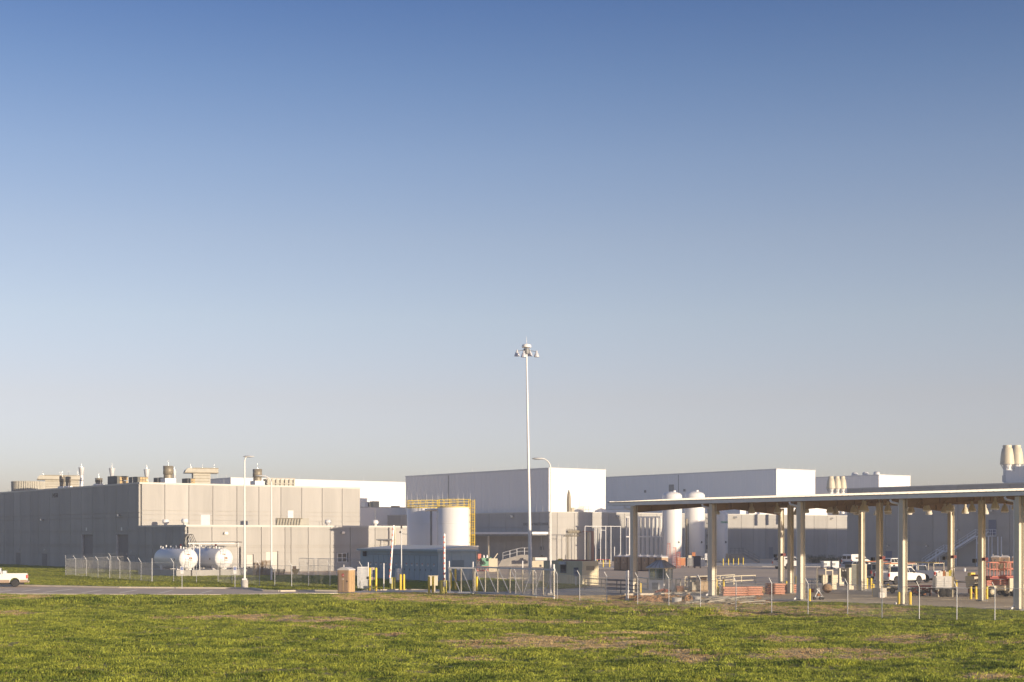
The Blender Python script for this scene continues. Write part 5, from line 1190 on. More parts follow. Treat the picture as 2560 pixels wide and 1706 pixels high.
for x, h in ((-20*s, 1.9), (3*s, 1.95), (22*s, 1.85)): part('post', M_CREAM, o, (x-.05, x+.05, .35, .45, 0, h))
part('top_bar', M_CREAM, o, (-20*s-.05, 3*s+.05, .33, .47, 1.96, 2.03), (3*s+.06, 22*s, .36, .44, 1.75, 1.83))
for k, (px, yt, yb, w, m, lb) in enumerate(((2099.5, 1422, 1464, 7, M_CREAM, 'slim pale green-cream pump column left of the hoses'), (2123, 1421, 1474, 8, M_CREAM, 'slim pale pump column right of the hoses'), (2146.5, 1412, 1475, 7, M_TAN, 'left thick pale column in front of the dark tank'), (2160.5, 1412, 1473, 10, M_TAN, 'right thick pale column in front of the dark tank'))):
    p = at(px, yb, .07); s = p.y/F; o = thing('pump_column', lb, 'column', (p.x, p.y, .07), R(20), 'pale pump columns'); h = (yb-yt)*s
    part('shaft', m, o, (-w*s/2, w*s/2, -.15, .15, 0, h)); part('cap', M_COPE, o, (-w*s/2-.02, w*s/2+.02, -.17, .17, h+.001, h+.05)); part('base_box', M_CREAM, o, (w*s/2+.01, w*s/2+.25, -.15, .1, 0, .35) if k < 2 else (-.1, .1, -.2, -.151, .3, .5))
p = at(2110, 1468, .07); o = thing('hose_manifold', 'dark hoses and gauges hanging between the pump columns', 'hoses', (p.x, p.y, .07), R(10)); b = MB(); random.seed(5)
for k in range(7): x = -.3+k*.1; b.path([(x, 0, 1.8), (x+.05, -.1, 1.2+.1*random.random()), (x+random.uniform(-.1, .1), -.05, .7)], .03, 5)
b.build('hose', M_BLACK, o); part('gauge_panel', M_DARK, o, (-.28, .3, .0, .1, 1.0, 1.85)); 
for x in (-.12, .15): MB().lathe([(.02, -.03), (.09, -.02)], 10, (x, -.02, 1.6), axis='y').build('gauge', M_WPAINT, o)
p = at(2136, 1466, .07); s = p.y/F; o = thing('waste_tank', 'big dark olive tank between the pale pump columns', 'tank', (p.x, p.y, .07), R(20)); part('tank_body', M_DKBOX, o, (-11*s, 14*s, -.2, 1.0, .1, 54*s)); part('lid', M_BRONZE, o, (-11.5*s, 14.5*s, -.22, 1.02, 54*s+.001, 54*s+.05)); part('foot', M_DARK, o, (-9*s, 12*s, -.1, .9, 0, .099))
p = at(2068, 1482.5, .07); s = p.y/F; r = 11.5*s; o = thing('cable_reel', 'round wooden cable reel standing on edge in front of the dispensers', 'cable reel', (p.x, p.y, .07), R(-8))
for y in (-.26, .26): 
    q = MB().lathe([(.05, -.03), (r, -.03), (r, .03), (.05, .03)], 28, (0, y, r), axis='y').build('flange', mat('reel_wood', (.36, .24, .15), .85, nz=.12, ns=6), o)
MB().lathe([(r*.5, -.22), (r*.5, .22)], 20, (0, 0, r), axis='y').build('core', M_WOOD, o); 
for a in range(3): MB().tube((math.cos(a*2.1)*.13, -.3, r+math.sin(a*2.1)*.13), (math.cos(a*2.1)*.13, -.292, r+math.sin(a*2.1)*.13), .03, n=8).build('bolt', M_DARK, o)
p = at(2046, 1500, .07); o = thing('hand_cart', 'small wheeled jack cart with tangled frame by the fence', 'cart', (p.x, p.y, .07), R(10)); b = MB()
for a_, c_ in (((-.3, 0, .2), (.0, 0, .75)), ((.0, 0, .75), (.35, 0, .25)), ((-.3, 0, .2), (.35, 0, .25)), ((0, 0, .75), (-.15, 0, .85)), ((-.2, .25, .2), (0, 0, .7)), ((.3, -.25, .2), (0, 0, .7))): b.bar(a_, c_, .05)
b.build('frame', M_GALV, o)
for x, y in ((-.33, 0), (.36, 0), (.05, -.25)): MB().lathe([(.03, -.03), (.13, -.03), (.13, .03), (.03, .03)], 14, (x, y, .13), axis='y').build('wheel', M_BLACK, o)
part('motor', M_RUST, o, (-.1, .12, -.1, .1, .3, .48))
p = at(2031, 1480, .07); o = thing('bracket_stand', 'thin dark stand with cross arms left of the cable reel', 'stand', (p.x, p.y, .07)); b = MB()
b.bar((-.05, 0, 0), (-.05, 0, 1.0), .05).bar((.2, 0, 0), (.2, 0, 1.35), .04).bar((.5, 0, 0), (.5, 0, 1.0), .05).bar((-.15, 0, 1.0), (.6, 0, 1.0), .05); b.build('frame', M_GALVD, o); part('red_canister', M_RED, o, (-.2, .05, -.15, .1, 0, .28)); part('drum', M_GALV, o, (.1, .65, -.2, .2, .0, .35))
# ---- far yard tanks
for k, (px, yt, w, d, sh, lb) in enumerate(((1680.5, 1229, 49, 288.5, 'dome', 'left tall white gas tank rising through the canopy roof line'), (1737, 1228, 50, 292.6, 'dome', 'right tall white gas tank beside the second front column'), (1803, 1275, 33, 297, 'dome', 'shorter white gas tank with green lettering partly behind the column'))):
    o, r, h = vtank(lb, px, yt, w, d, 'white vertical gas tanks', sh)
    MB().tube((r*.2, -r*.2, h-.3), (r*.2, -r*.2, h+.15), .3, n=10).build('relief_vent', M_TANKW, o)
    MB().tube((-r*.96, -r*.4, 1), (-r*.96, -r*.4, h-1.5), .06, n=6).build('pipe', M_GALV, o)
    q = MB().lathe([(.02, -.02), (.45, -.01)], 4, (0, 0, 0), axis='y').build('hazard_diamond', M_SIGN, o); a = R(-35); q.location = (r*math.sin(-a)*1.0, -r*math.cos(a)-.02, 3.9); q.rotation_euler = (0, 0, -a*.9)
    q2 = MB().lathe([(.02, -.03), (.25, -.02)], 4, (0, 0, 0), axis='y').build('hazard_mark', M_INK, o); q2.location = q.location; q2.rotation_euler = q.rotation_euler
    if k == 2:
        for j, ch in enumerate('PRAXAIR'): ph = -.12+j*.2; text(ch, .55, M_GLET, o, (math.sin(ph)*(r+.015), -math.cos(ph)*(r+.015), 7.7), (R(90), 0, ph), name='green_lettering', align='CENTER', sx=.8)
p = pt(1660, 287); o = thing('vaporiser_bank', 'bank of tall white finned vertical tubes left of the first gas tank', 'vaporiser', (pt(1565, 293).x, 293, 0), math.atan2(-6, 9)*0)
s = 290/F; hz = zz(1293, 290)
k = 0; px = 0
for k in range(17):
    x = (3+k*5.45)*s; y = 0 if k % 2 else 1.4
    b = MB().tube((x, y, .4), (x, y, hz), .12, n=8)
    for a in range(4): a_ = a*math.pi/2+.6; b.bar((x+math.cos(a_)*.1, y+math.sin(a_)*.1, .5), (x+math.cos(a_)*.1, y+math.sin(a_)*.1, hz-.2), .16, .03, up=(math.cos(a_), math.sin(a_), 0))
    b.build('finned_tube', M_WPAINT, o)
for z in (1.2, hz*.55, hz-.1): part('tie_beam', M_WPAINT, o, (0, 95*s, -.2, -.13, z, z+.25))
p = pt(1718, 294); o = thing('brown_riser', 'dark bronze riser pipe standing between the two tall gas tanks', 'pipe', (p.x, p.y-3, 0)); zt = zz(1297, 291); MB().tube((-.5, 0, 0), (-.5, 0, zt), .22, n=10).build('riser', M_BRONZE, o); MB().tube((.0, .3, 0), (.0, .3, zt-1), .15, n=10).build('riser', M_GALVD, o)
p = pt(1770, 296); o = thing('pipe_tower', 'dark pipework tower right of the second gas tank', 'pipework', (p.x, p.y, 0)); b = MB()
for x in (-.4, .5): b.bar((x, 0, 0), (x, 0, 9), .12)
for k in range(9): b.bar((-.4, 0, 1+k*.95), (.5, 0, 1+k*.95), .1)
b.build('frame', M_GALVD, o); part('valve_box', M_NAVY, o, (-.4, .3, -.3, -.1, 2.5, 3.3), (-.3, .3, -.3, -.1, 5, 5.5)); MB().tube((.2, -.2, 0), (.2, -.2, 10), .12, n=8).build('pipe', M_WPAINT, o)
# ladders
lad0 = None
for px, yb, yt, w, lb in ((1672.5, 1416, 1359, 19, 'tallest red step ladder of the three by the orange bin'), (1687, 1419, 1370, 15, 'middle red step ladder of the three'), (1697, 1421, 1381, 14, 'shortest red step ladder, in front of the orange bin')):
    p = at(px, yb); s = p.y/F; h = (yb-yt)*s; o = thing('step_ladder', lb, 'ladder', (p.x, p.y, 0), R(8), 'red step ladders'); W_ = w*s/2
    for x0, x1, y0 in ((-W_, -.12*h*.3-.1, -.5), (W_*.15, .1, -.5), (W_*.2, 0., .6), (W_, .2, .6)): MB().bar((x0, y0, 0), (x1, 0, h), .055, .05).build('leg', M_ORED, o)
    b = MB(); n = int(h/.33)
    for k in range(1, n): t = k/n; b.bar((-W_+(W_-.2)*t*.9, -.5*(1-t), h*t), (W_*.15+(.1-W_*.15)*t, -.5*(1-t), h*t), .06, .03)
    b.build('rung', M_GALV, o); part('top_cap', M_ORED, o, (-.25, .25, -.15, .15, h, h+.06))
p = at(1703, 1416.5); s = p.y/F
o = thing('skip_bin', 'orange-brown bin behind the step ladders', 'bin', (p.x, p.y, 0), R(12)); part('bin_body', M_ORANGE, o, (-9*s, 11*s, 0, 1.2, .15, 21*s)); part('rim', M_TAN, o, (-9.5*s, 11.5*s, -.04, 1.24, 21*s+.001, 21*s+.08)); part('wheel', M_BLACK, o, (-7*s, -5*s, .1, .3, 0, .149), (6*s, 8*s, .1, .3, 0, .149))
p = at(1730, 1419); s = p.y/F; o = thing('cage_cart', 'black cage cart piled with equipment between the bins', 'cart', (p.x, p.y, 0), R(10)); part('cage', M_DARK, o, (-11*s, 6*s, 0, 1.2, .2, 24*s)); b = MB()
for k in range(6): b.bar((-11*s+k*3.3*s, -.05, .2), (-11*s+k*3.3*s, -.05, 24*s), .05)
b.build('bar', M_GALV, o); part('equipment', M_CREAM, o, (-8*s, 0, .2, .9, 24*s+.001, 30*s)); part('wheel', M_BLACK, o, (-9*s, -7*s, .1, .3, 0, .199), (3*s, 5*s, .1, .3, 0, .199))
p = at(1750.5, 1421); s = p.y/F; o = thing('wheeled_bin', 'navy blue wheeled bin with orange box on top', 'bin', (p.x, p.y, 0), TH); part('bin_body', M_NAVY, o, (0, .9, -.1, 1.6, .25, 29*s)); part('lid', M_BLACK, o, (-.03, .93, -.13, 1.63, 29*s+.001, 29*s+.08)); part('wheel', M_BLACK, o, (.05, .25, 0, .15, 0, .249), (.05, .25, 1.3, 1.45, 0, .249)); part('round_sticker', M_SIGN, o, (.15, .3, -.12, -.101, 1.4, 1.55), (.55, .7, -.12, -.101, 1.4, 1.55))
o2 = thing('orange_box', 'small orange box resting on the dark bins', 'box', (p.x-1.0, p.y+.6, 29*s+.08), 0); part('body', M_ORANGE, o2, (-.25, .3, -.2, .2, 0, .55)); part('lid', M_ORANGE, o2, (-.27, .32, -.22, .22, .551, .6))
p = at(1768, 1417); o = thing('valve_station', 'white and grey valve skid with green bottle below the second gas tank', 'valve skid', (p.x, p.y, 0)); b = MB()
b.bar((-.6, 0, 0), (-.6, 0, 1.6), .2).bar((.1, 0, 0), (.1, 0, 1.3), .15).bar((-.6, 0, 1.2), (.4, 0, 1.2), .15); b.build('pipework', M_WPAINT, o); part('panel', M_GALV, o, (-.4, 0, -.1, 0, 1.3, 2.2)); MB().lathe([(.12, 0), (.12, .9), (.04, 1.1)], 10, (.5, 0, 0)).build('gas_bottle', M_GREEN, o)
# ---- metal stairs
def stairs(label, C, D, zt, L, steps, land, m=M_STAIR, rz=0):
    """local x = run direction rising"""
    o = thing('metal_stairs', label, 'stairs', C, rz)
    for s_ in (0, 1.0): MB().bar((0, s_, .1), (L, s_, zt), .08, .28).build('stringer', m, o)
    first = None
    for k in range(steps):
        t = (k+1)/(steps+1); q = part('tread', M_GALVD, o, (-.14, .14, .04, .96, 0, .04)) if first is None else first.copy()
        if first is None: first = q
        else: col.objects.link(q)
        q.parent = o; q.location = (L*t, 0, zt*t+.06)
    for s_ in (0, 1.0):
        b = MB()
        for hh in (.55, 1.05): b.bar((0, s_, hh+.1), (L, s_, zt+hh), .05); b.bar((L, s_, zt+hh), (L+land, s_, zt+hh), .05)
        b.build('hand_rail', m, o)
        b = MB(); n = max(3, int(L/1.5))
        for k in range(n+1): b.bar((L*k/n, s_, zt*k/n), (L*k/n, s_, zt*k/n+1.1), .05)
        for k in range(1, 4): b.bar((L+land*k/3, s_, zt), (L+land*k/3, s_, zt+1.1), .05)
        b.build('rail_post', m, o)
    part('landing', m, o, (L, L+land, -.04, 1.04, zt-.12, zt))
    return o
# against the wing wall, rising towards the right
dW = lambda px: C6.y+U.y*t6(px)
q0 = C6+U*t6(2322)-V*1.9; q1t, q2t = t6(2376), t6(2455); L1 = t6(2322)-q1t; zm = zz(1378, dW(2385)); ztp = zz(1340, dW(2470))
rzs = TH-R(90)
st = stairs('lower flight of the long galvanised stair rising against the wing wall', (q0.x, q0.y, 0), None, zm, L1, 12, t6(2376)-t6(2396), rz=rzs)
q1 = C6+U*t6(2396)-V*1.9; o = stairs('upper flight of the long galvanised stair reaching the high door', (q1.x, q1.y, zm), None, ztp-zm, t6(2396)-t6(2455), 16, t6(2455)-t6(2498), rz=rzs)
b = MB(); Lb = t6(2396)-t6(2455); 
for x in (-3.2, .2): 
    for y in (0, 1): b.bar((x, y, -zm), (x, y, -.1), .14)
for x in (Lb+.3, Lb+2.6, Lb+4.4):
    for y in (0, 1): b.bar((x, y, -zm), (x, y, ztp-zm-.12), .14)
b.bar((Lb+.3, 0, 1.2), (Lb+2.6, 0, 3.4), .1).bar((-3.2, 0, -zm+2.8), (.2, 0, -.2), .1); b.build('support_post', M_STAIR, o)
# block + stairs at the far wall
p = at(1846, 1407); o = thing('stair_block', 'grey concrete landing block behind the far bollards', 'concrete block', (p.x, p.y, 0), 0); s = p.y/F; part('block', M_CONC2, o, (-26*s, 14*s, 0, 3, 0, zz(1385, p.y)))
p = at(1898, 1408); s = p.y/F; stairs('dark metal stairs with handrails descending right from the concrete block', (p.x, p.y+.5, 0), None, zz(1385, p.y), 40*s, 11, 32*s, M_GALVD, math.pi)
# ---- hedge, IBC totes, buckets
random.seed(11)
p0, p1 = at(2012, 1408), at(2104, 1412); o = thing('hedge', 'dark green hedge along the far shaded wall behind the totes', 'hedge', (p0.x, p0.y, 0), math.atan2(p1.y-p0.y, p1.x-p0.x)); L = (p1-p0).length
b = MB()
for k in range(5200):
    x = random.random()*L; y = random.uniform(0, 1.3); z = random.random()**.7*(1.15+.35*math.sin(x*1.3)+.25*math.sin(x*3.1)); a, t = random.random()*6.28, random.uniform(-1, 1); s_ = random.uniform(.05, .12)
    dx = Vector((math.cos(a), math.sin(a), t)).normalized()*s_; dy = Vector((-math.sin(a), math.cos(a), random.uniform(-.8, .8))).normalized()*s_*.6; c_ = Vector((x, y, z)); b.add([c_-dx, c_+dy, c_+dx, c_-dy], [(0, 1, 2, 3)])
tag(b.build('foliage', M_HEDGE, o), kind='stuff'); b = MB()
for k in range(12): x = L*(k+.5)/12; b.tube((x, .6, 0), (x+random.uniform(-.1, .1), .6, 1.0), .04, .02, n=5)
b.build('stem', M_WOOD, o)
tote = None
for px, lb in ((2064, 'left caged white liquid tote with square label'), (2085, 'right caged white liquid tote beside the van')):
    p = at(px, 1422); 
    if tote is None:
        tote = o = thing('liquid_tote', lb, 'tote', (p.x, p.y, 0), R(14), 'caged white totes'); part('bottle', M_TANKW, o, (-.55, .55, -.55, .55, .15, 1.15)); part('pallet', M_GALVD, o, (-.6, .6, -.6, .6, 0, .149)); b = MB()
        for k in range(7): t = -.6+k*.2; b.bar((t, -.6, .15), (t, -.6, 1.2), .025).bar((-.6, t, .15), (-.6, t, 1.2), .025).bar((.6, t, .15), (.6, t, 1.2), .025)
        for k in range(5): z = .2+k*.245; b.bar((-.6, -.6, z), (.6, -.6, z), .025).bar((-.6, -.6, z), (-.6, .6, z), .025).bar((.6, -.6, z), (.6, .6, z), .025)
        b.build('cage', M_GALV, o); part('label_plate', M_GALVD, o, (-.5, -.1, -.62, -.613, .5, .9))
    else: copy_thing(tote, (p.x, p.y, 0), None, lb)
for px, lb in ((2383.5, 'left white bucket on the dark yard by the stairs'), (2411.5, 'right white bucket on the dark yard by the stairs')):
    p = at(px, 1429); o = thing('bucket', lb, 'bucket', (p.x, p.y, 0), 0, 'white buckets'); MB().lathe([(.15, 0), (.19, .45), (.17, .45), (.15, .4)], 16).build('shell', M_WPAINT, o); MB().path([(-.19, 0, .4), (-.1, 0, .55), (.1, 0, .55), (.19, 0, .4)], .01, 4).build('handle', M_GALV, o)

def mound(label, px, py, w, d_, h, seed):
    p = at(px, py, .03); o = thing('soil_mound', label, 'soil', (p.x, p.y, .0), 0, 'dug soil heaps'); b = MB(); n = 34; vs = []
    for j in range(n+1):
        for i in range(n+1):
            x = (i/n-.5)*2; y = (j/n-.5)*2; q = max(0, 1-x*x-y*y); z = h*q**.8*(1+.7*noise.noise(Vector((x*3+seed, y*3, 1))))+.10*noise.noise(Vector((x*9, y*9, seed)))*(q > 0)-.05*(q <= 0); vs.append((x*w/2, y*d_/2, z))
    b.add(vs, [(j*(n+1)+i, j*(n+1)+i+1, (j+1)*(n+1)+i+1, (j+1)*(n+1)+i) for j in range(n) for i in range(n)]); b.build('soil', M_SOIL, o)
    random.seed(seed); b = MB()
    for k in range(90):
        a = random.random()*6.28; r_ = random.random(); x, y = math.cos(a)*r_*w/2, math.sin(a)*r_*d_/2; s_ = random.uniform(.03, .09); b.bar((x-s_, y, h*(1-r_*r_)*.85), (x+s_, y+s_*.3, h*(1-r_*r_)*.85+.02), s_*1.5)
    tag(b.build('clod', M_SOIL, o), kind='stuff')
M_SOIL = mat('dug_soil', (.48, .27, .12), .95, c2=(.22, .12, .06), ns=4, bump=.8, bs=12)
mound('long orange-brown soil heap left of the white concrete rings', 1625, 1505, 3.6, 2.2, .42, 3)
mound('soil heap between the two white concrete rings', 1718, 1507.5, 1.2, 1.6, .55, 5)
mound('low dark soil heap behind the two close grey posts', 1590, 1499, 3.0, 2.0, .3, 8)
mound('soil heap behind the left concrete ring by the canopy slab', 1670, 1499, 3.2, 1.8, .4, 9)
# ================================================================ VEHICLES
wheel_me = {}
def wheels(o, xs, hw, r, m_rim=M_CHROME):
    for x in xs:
        for s_ in (-1, 1):
            y = s_*(hw-.14)
            if (r, 't') not in wheel_me:
                t = MB().lathe([(r*.55, -.12), (r*.9, -.13), (r, -.09), (r, .09), (r*.9, .13), (r*.55, .12)], 24, axis='y').build('wheel', M_BLACK, o)
                k = MB().lathe([(.05, -.11), (r*.3, -.08), (r*.5, -.115), (r*.56, -.1), (r*.56, .1), (r*.5, .115), (r*.3, .08), (.05, .11)], 16, axis='y').build('rim', m_rim, t)
                wheel_me[(r, 't')] = (t, k)
            else:
                t0, k0 = wheel_me[(r, 't')]; t = t0.copy(); col.objects.link(t); t.parent = o; k = k0.copy(); col.objects.link(k); k.parent = t
            t.location = (x, y, r)
def arch(x, r, z0, n=8):
    return [(x+r*math.cos(math.pi*(1-k/n)), z0+r*math.sin(math.pi*(1-k/n))) for k in range(n+1)]
def vehicle(label, cat, kind, loc, rz, paint, name, trim=None, extras=None):
    o = thing(name, label, cat, loc, R(rz)); hw = 1.0
    if kind in ('pickup', 'pickup_cap'): L, r, wx, zb, zh, zr, hw = 5.8, .39, (-1.75, 1.85), .45, 1.18, 1.88, 1.0
    if kind == 'van': L, r, wx, zb, zh, zr, hw = 5.6, .37, (-1.7, 1.75), .42, 1.15, 2.1, 1.0
    if kind == 'suv': L, r, wx, zb, zh, zr, hw = 4.8, .37, (-1.4, 1.45), .42, 1.08, 1.78, .95
    if kind == 'sedan': L, r, wx, zb, zh, zr, hw = 4.8, .33, (-1.4, 1.45), .33, .92, 1.43, .91
    x0, x1 = -L/2, L/2; low = [(x0, zb)]
    for wxx in wx: low += arch(wxx, r*1.22, r*.95)[:]
    low = [p for p in low if True]
    low = [(x0, zb+.1)]+[(wx[0]-r*1.22, zb)]+arch(wx[0], r*1.22, zb)[1:-1]+[(wx[0]+r*1.22, zb), (wx[1]-r*1.22, zb)]+arch(wx[1], r*1.22, zb)[1:-1]+[(wx[1]+r*1.22, zb), (x1-.05, zb+.05)]
    def yw(z): return hw*(1-.06*max(0, (z-.9)/.5)) if z < 1.4 else hw*.94
    if kind.startswith('pickup'):
        bz = .95
        top = [(x1, .75), (x1-.08, 1.05), (x1-.9, 1.17), (x1-1.55, 1.2), (-.55, 1.2), (-.55, bz), (x0, bz)]
        MB().prism(low+top, 0, 0, hw=lambda z: hw if z < 1 else hw*.96).build('body', paint, o)
        part('bed_side', paint, o, (x0+.02, -.56, -hw, -hw+.09, bz+.001, 1.32)); part('bed_side', paint, o, (x0+.02, -.56, hw-.09, hw, bz+.001, 1.32))
        tg = part('tailgate', paint, o, (x0-.03, x0+.05, -hw+.1, hw-.1, .62, 1.30)); part('handle', M_DARK, tg, (x0-.045, x0-.031, -.1, .1, 1.12, 1.2))
        cab = [(-.56, 1.2), (-.45, zr-.04), (-.2, zr), (.75, zr), (1.5, 1.2)]; cx = (-.56, 1.5)
    elif kind == 'van':
        top = [(x1, .8), (x1-.1, 1.0), (x1-.85, 1.22), (x1-1.0, 1.25), (x0, 1.25)]
        MB().prism(low+top, 0, 0, hw=lambda z: hw).build('body', paint, o)
        cab = [(x0+.01, 1.25), (x0+.15, zr-.06), (x0+.4, zr), (x1-1.9, zr), (x1-1.0, 1.25)]; cx = (x0, x1-1.0)
    else:
        top = [(x1, zb+.3), (x1-.1, zh-.15), (x1-1.0, zh), (x1-1.2, zh+.02), (x0+(.75 if kind == 'sedan' else .05), zh+.04), (x0+.02, zh-.03)]
        MB().prism(low+top, 0, 0, hw=lambda z: hw if z < .8 else hw*.96).build('body', paint, o)
        cab = ([(x0+.45, zh), (x0+1.1, zr-.04), (x0+1.5, zr), (x1-2.2, zr), (x1-1.1, zh)] if kind == 'sedan' else [(x0+.08, zh), (x0+.3, zr-.08), (x0+.6, zr), (x1-1.9, zr), (x1-1.0, zh)]); cx = (cab[0][0], cab[-1][0])
    zc0 = cab[0][1]
    def hwc(z): return hw*.95-(z-zc0)*.16
    MB().prism([(x, z+.001) for x, z in cab], 0, 0, hw=hwc).build('cab', paint, o)
    # side windows, slightly proud of the cab side
    za, zb2 = zc0+.06, zr-.12
    def lin(a, b, z): return a[0]+(b[0]-a[0])*(z-a[1])/(b[1]-a[1])
    A = (cab[0], cab[1]); B = (cab[-1], cab[-2])
    if kind == 'van': wins = [(x1-2.2, None)]
    n = 1 if kind == 'pickup' and False else 2
    xa0, xa1 = lin(*A, za)+.12, lin(*A, zb2)+.12; xb0, xb1 = lin(*B, za)-.12, lin(*B, zb2)-.12
    segs = [(0, .46), (.5, 1)] if kind != 'van' else [(.74, .98)]
    if kind == 'suv': segs = [(0, .3), (.33, .62), (.65, 1)]
    for s_ in (-1, 1):
        for f0, f1 in segs:
            q = []
            for f, z in ((f0, za), (f1, za), (f1, zb2), (f0, zb2)):
                l_, r_ = (xa0, xb0) if z == za else (xa1, xb1); q.append((l_+(r_-l_)*f, s_*(hwc(z)+.006), z))
            v = q+[(x, y-s_*.02, z) for x, y, z in q]
            MB().add(v, [(0,1,2,3),(7,6,5,4),(0,4,5,1),(1,5,6,2),(2,6,7,3),(3,7,4,0)]).build('side_window', M_GLASS, o)
    # windscreen and rear window
    for nm, (p, q), sx in (('windscreen', B, 1), ('rear_window', A, -1)):
        if kind == 'van' and sx < 0: continue
        vs = []
        for z in (za, zb2+.02):
            x = lin(p, q, z)+sx*.012
            for s_ in (-1, 1): vs.append((x, s_*(hwc(z)-.1), z))
        v = [vs[0], vs[1], vs[3], vs[2]]; v += [(x-sx*.02, y, z) for x, y, z in v]
        MB().add(v, [(0,1,2,3),(7,6,5,4),(0,4,5,1),(1,5,6,2),(2,6,7,3),(3,7,4,0)]).build(nm, M_GLASS, o)
    if kind == 'van':
        for s_ in (-1, 1):
            part('rear_door', paint, o, (x0-.03, x0-.001, s_*.03, s_*(hw-.08), .55, 1.24)); w = MB().prism([(0, 1.32), (0, 1.85)], 0, 0) if False else None
            part('rear_window', M_GLASS, o, (x0+.0, x0+.03, s_*.08, s_*.78, 1.32, 1.82)).rotation_euler = (0, R(0), 0)
            text('one', .34, M_INK, o, (x0-.04, .78 if s_ > 0 else -.1, .86), (R(90), 0, R(-90)), name='lettering') if s_ > 0 else None
        text('one', .5, M_INK, o, (-1.6, -hw*.98, 1.36), (R(90), 0, 0), name='lettering'); part('roof_rack', M_DARK, o, (x0+.8, x0+.86, -.8, .8, zr+.02, zr+.07), (x1-2.4, x1-2.34, -.8, .8, zr+.02, zr+.07))
    tz = (.85, 1.2) if kind != 'sedan' else (.72, .88)
    for s_ in (-1, 1):
        part('tail_light', M_RED, o, (x0-.05, x0+.1, s_*(hw-.17), s_*(hw+.008), tz[0], tz[1])); part('headlight', M_LAMP, o, (x1-.14, x1+.01, s_*(hw-.32), s_*(hw-.03), .74 if kind != 'sedan' else .6, .92 if kind != 'sedan' else .72))
        part('mirror', M_DARK, o, (cx[1]-.5, cx[1]-.36, s_*(hw*.95), s_*(hw+.17), zc0+.02, zc0+.2))
    part('rear_bumper', trim or M_CHROME, o, (x0-.16, x0-.051, -hw+.05, hw-.05, .42, .6)); part('front_bumper', trim or M_CHROME, o, (x1+.011, x1+.1, -hw+.05, hw-.05, .38, .6))
    part('number_plate', M_SIGN, o, (x0-.175, x0-.161, -.16, .16, .48, .58)); part('grille', M_DARK, o, (x1-.02, x1+.008, -.55, .55, .64, .9)); part('underbody', M_BLACK, o, (x0+.3, x1-.3, -hw+.3, hw-.3, .25, zb))
    if trim:
        for s_ in (-1, 1): part('side_trim', trim, o, (wx[0]+r*1.25, wx[1]-r*1.25, s_*(hw-.02), s_*(hw+.012), zb-.02, .72)); part('side_trim', trim, o, (x0+.0, wx[0]-r*1.25, s_*(hw-.02), s_*(hw+.012), zb-.0, .72))
    wheels(o, wx, hw, r)
    if kind == 'pickup_cap':
        MB().prism([(x0+.06, 1.33), (x0+.35, zr-.0), (-.62, zr+.03), (-.6, 1.33)], 0, 0, hw=lambda z: hw*.93-(z-1.32)*.15).build('bed_cap', paint, o)
        q = [(x0+.09, -.75, 1.38), (x0+.09, .75, 1.38), (x0+.30, .68, 1.8), (x0+.30, -.68, 1.8)]; v = q+[(x-.04, y, z) for x, y, z in q]; MB().add(v, [(3,2,1,0),(4,5,6,7),(0,4,5,1),(1,5,6,2),(2,6,7,3),(3,7,4,0)]).build('cap_window', M_GLASS, o)
        for s_ in (-1, 1): part('cap_side_window', M_GLASS, o, (x0+.7, -1.0, s_*(hw*.93-.03), s_*(hw*.93-.045+.02), 1.42, 1.72))
    return o
def rack(o, m, ladders=True):
    b = MB(); 
    for x in (-2.7, -.7, .9):
        for y in (-.9, .9): b.bar((x, y, 1.3 if x < .5 else 1.75), (x, y, 2.1), .07)
        b.bar((x, -.9, 2.1), (x, .9, 2.1), .06)
    for y in (-.9, .9): b.bar((-2.8, y, 2.12), (1.6, y, 2.12), .07)
    b.build('ladder_rack', m, o); 
    if ladders:
        for y in (-.4, .3): 
            b = MB().bar((-2.9, y, 2.2), (1.9, y, 2.2), .08, .05).bar((-2.9, y+.35, 2.2), (1.9, y+.35, 2.2), .08, .05)
            for k in range(12): b.bar((-2.7+k*.38, y, 2.2), (-2.7+k*.38, y+.35, 2.2), .03)
            b.build('ladder', M_YEL if y > 0 else M_ORED, o)
def vp(px, py): p = at(px, py); return (p.x, p.y, 0)
p = at(37, 1468.3); hx_, hy_ = math.cos(R(196)), math.sin(R(196)); p = Vector((p.x+1.75*hx_+.86*hy_, p.y+1.75*hy_-.86*hx_, 0)); vehicle('white pickup truck with tan lower trim entering at the left frame edge', 'pickup truck', 'pickup', (p.x, p.y, 0.01), 196, M_CARW, 'pickup_truck', trim=M_TRIM)
tb = part('tool_box', M_CARW, [o for o in bpy.data.objects if o.get('label', '').startswith('white pickup truck with tan')][0], (-.95, -.6, -.9, .9, 1.33, 1.6))
vehicle('silver pickup truck with a windowed bed cap parked on the far dark asphalt', 'pickup truck', 'pickup_cap', vp(1970, 1422.5), 47, M_SILVER, 'pickup_truck')
vehicle('white work van with dark lettering beside the caged totes', 'van', 'van', vp(2140, 1417.5), 44, M_CARW, 'work_van')
vehicle('blue-grey sedan behind the pump columns with a red tail light', 'car', 'sedan', vp(2133, 1427), 47, M_CARB, 'sedan_car')
vehicle('white estate car with dark windows behind the work pickups', 'car', 'suv', vp(2232, 1425), 48, M_CARW, 'estate_car')
v = vehicle('white single-cab pickup in front, under an orange laden ladder rack', 'pickup truck', 'pickup', vp(2250, 1461), 36, M_CARW, 'pickup_truck'); rack(v, M_CREAM)
v = vehicle('white pickup with yellow ladder rack, its tail to the generator', 'pickup truck', 'pickup', vp(2295, 1455.5), 128, M_CARW, 'pickup_truck'); rack(v, M_CREAM)
v = vehicle('dark grey pickup with orange load left of the thin canopy column', 'pickup truck', 'pickup', vp(2190, 1452), 48, M_CARG, 'pickup_truck'); rack(v, M_GALVD, True)
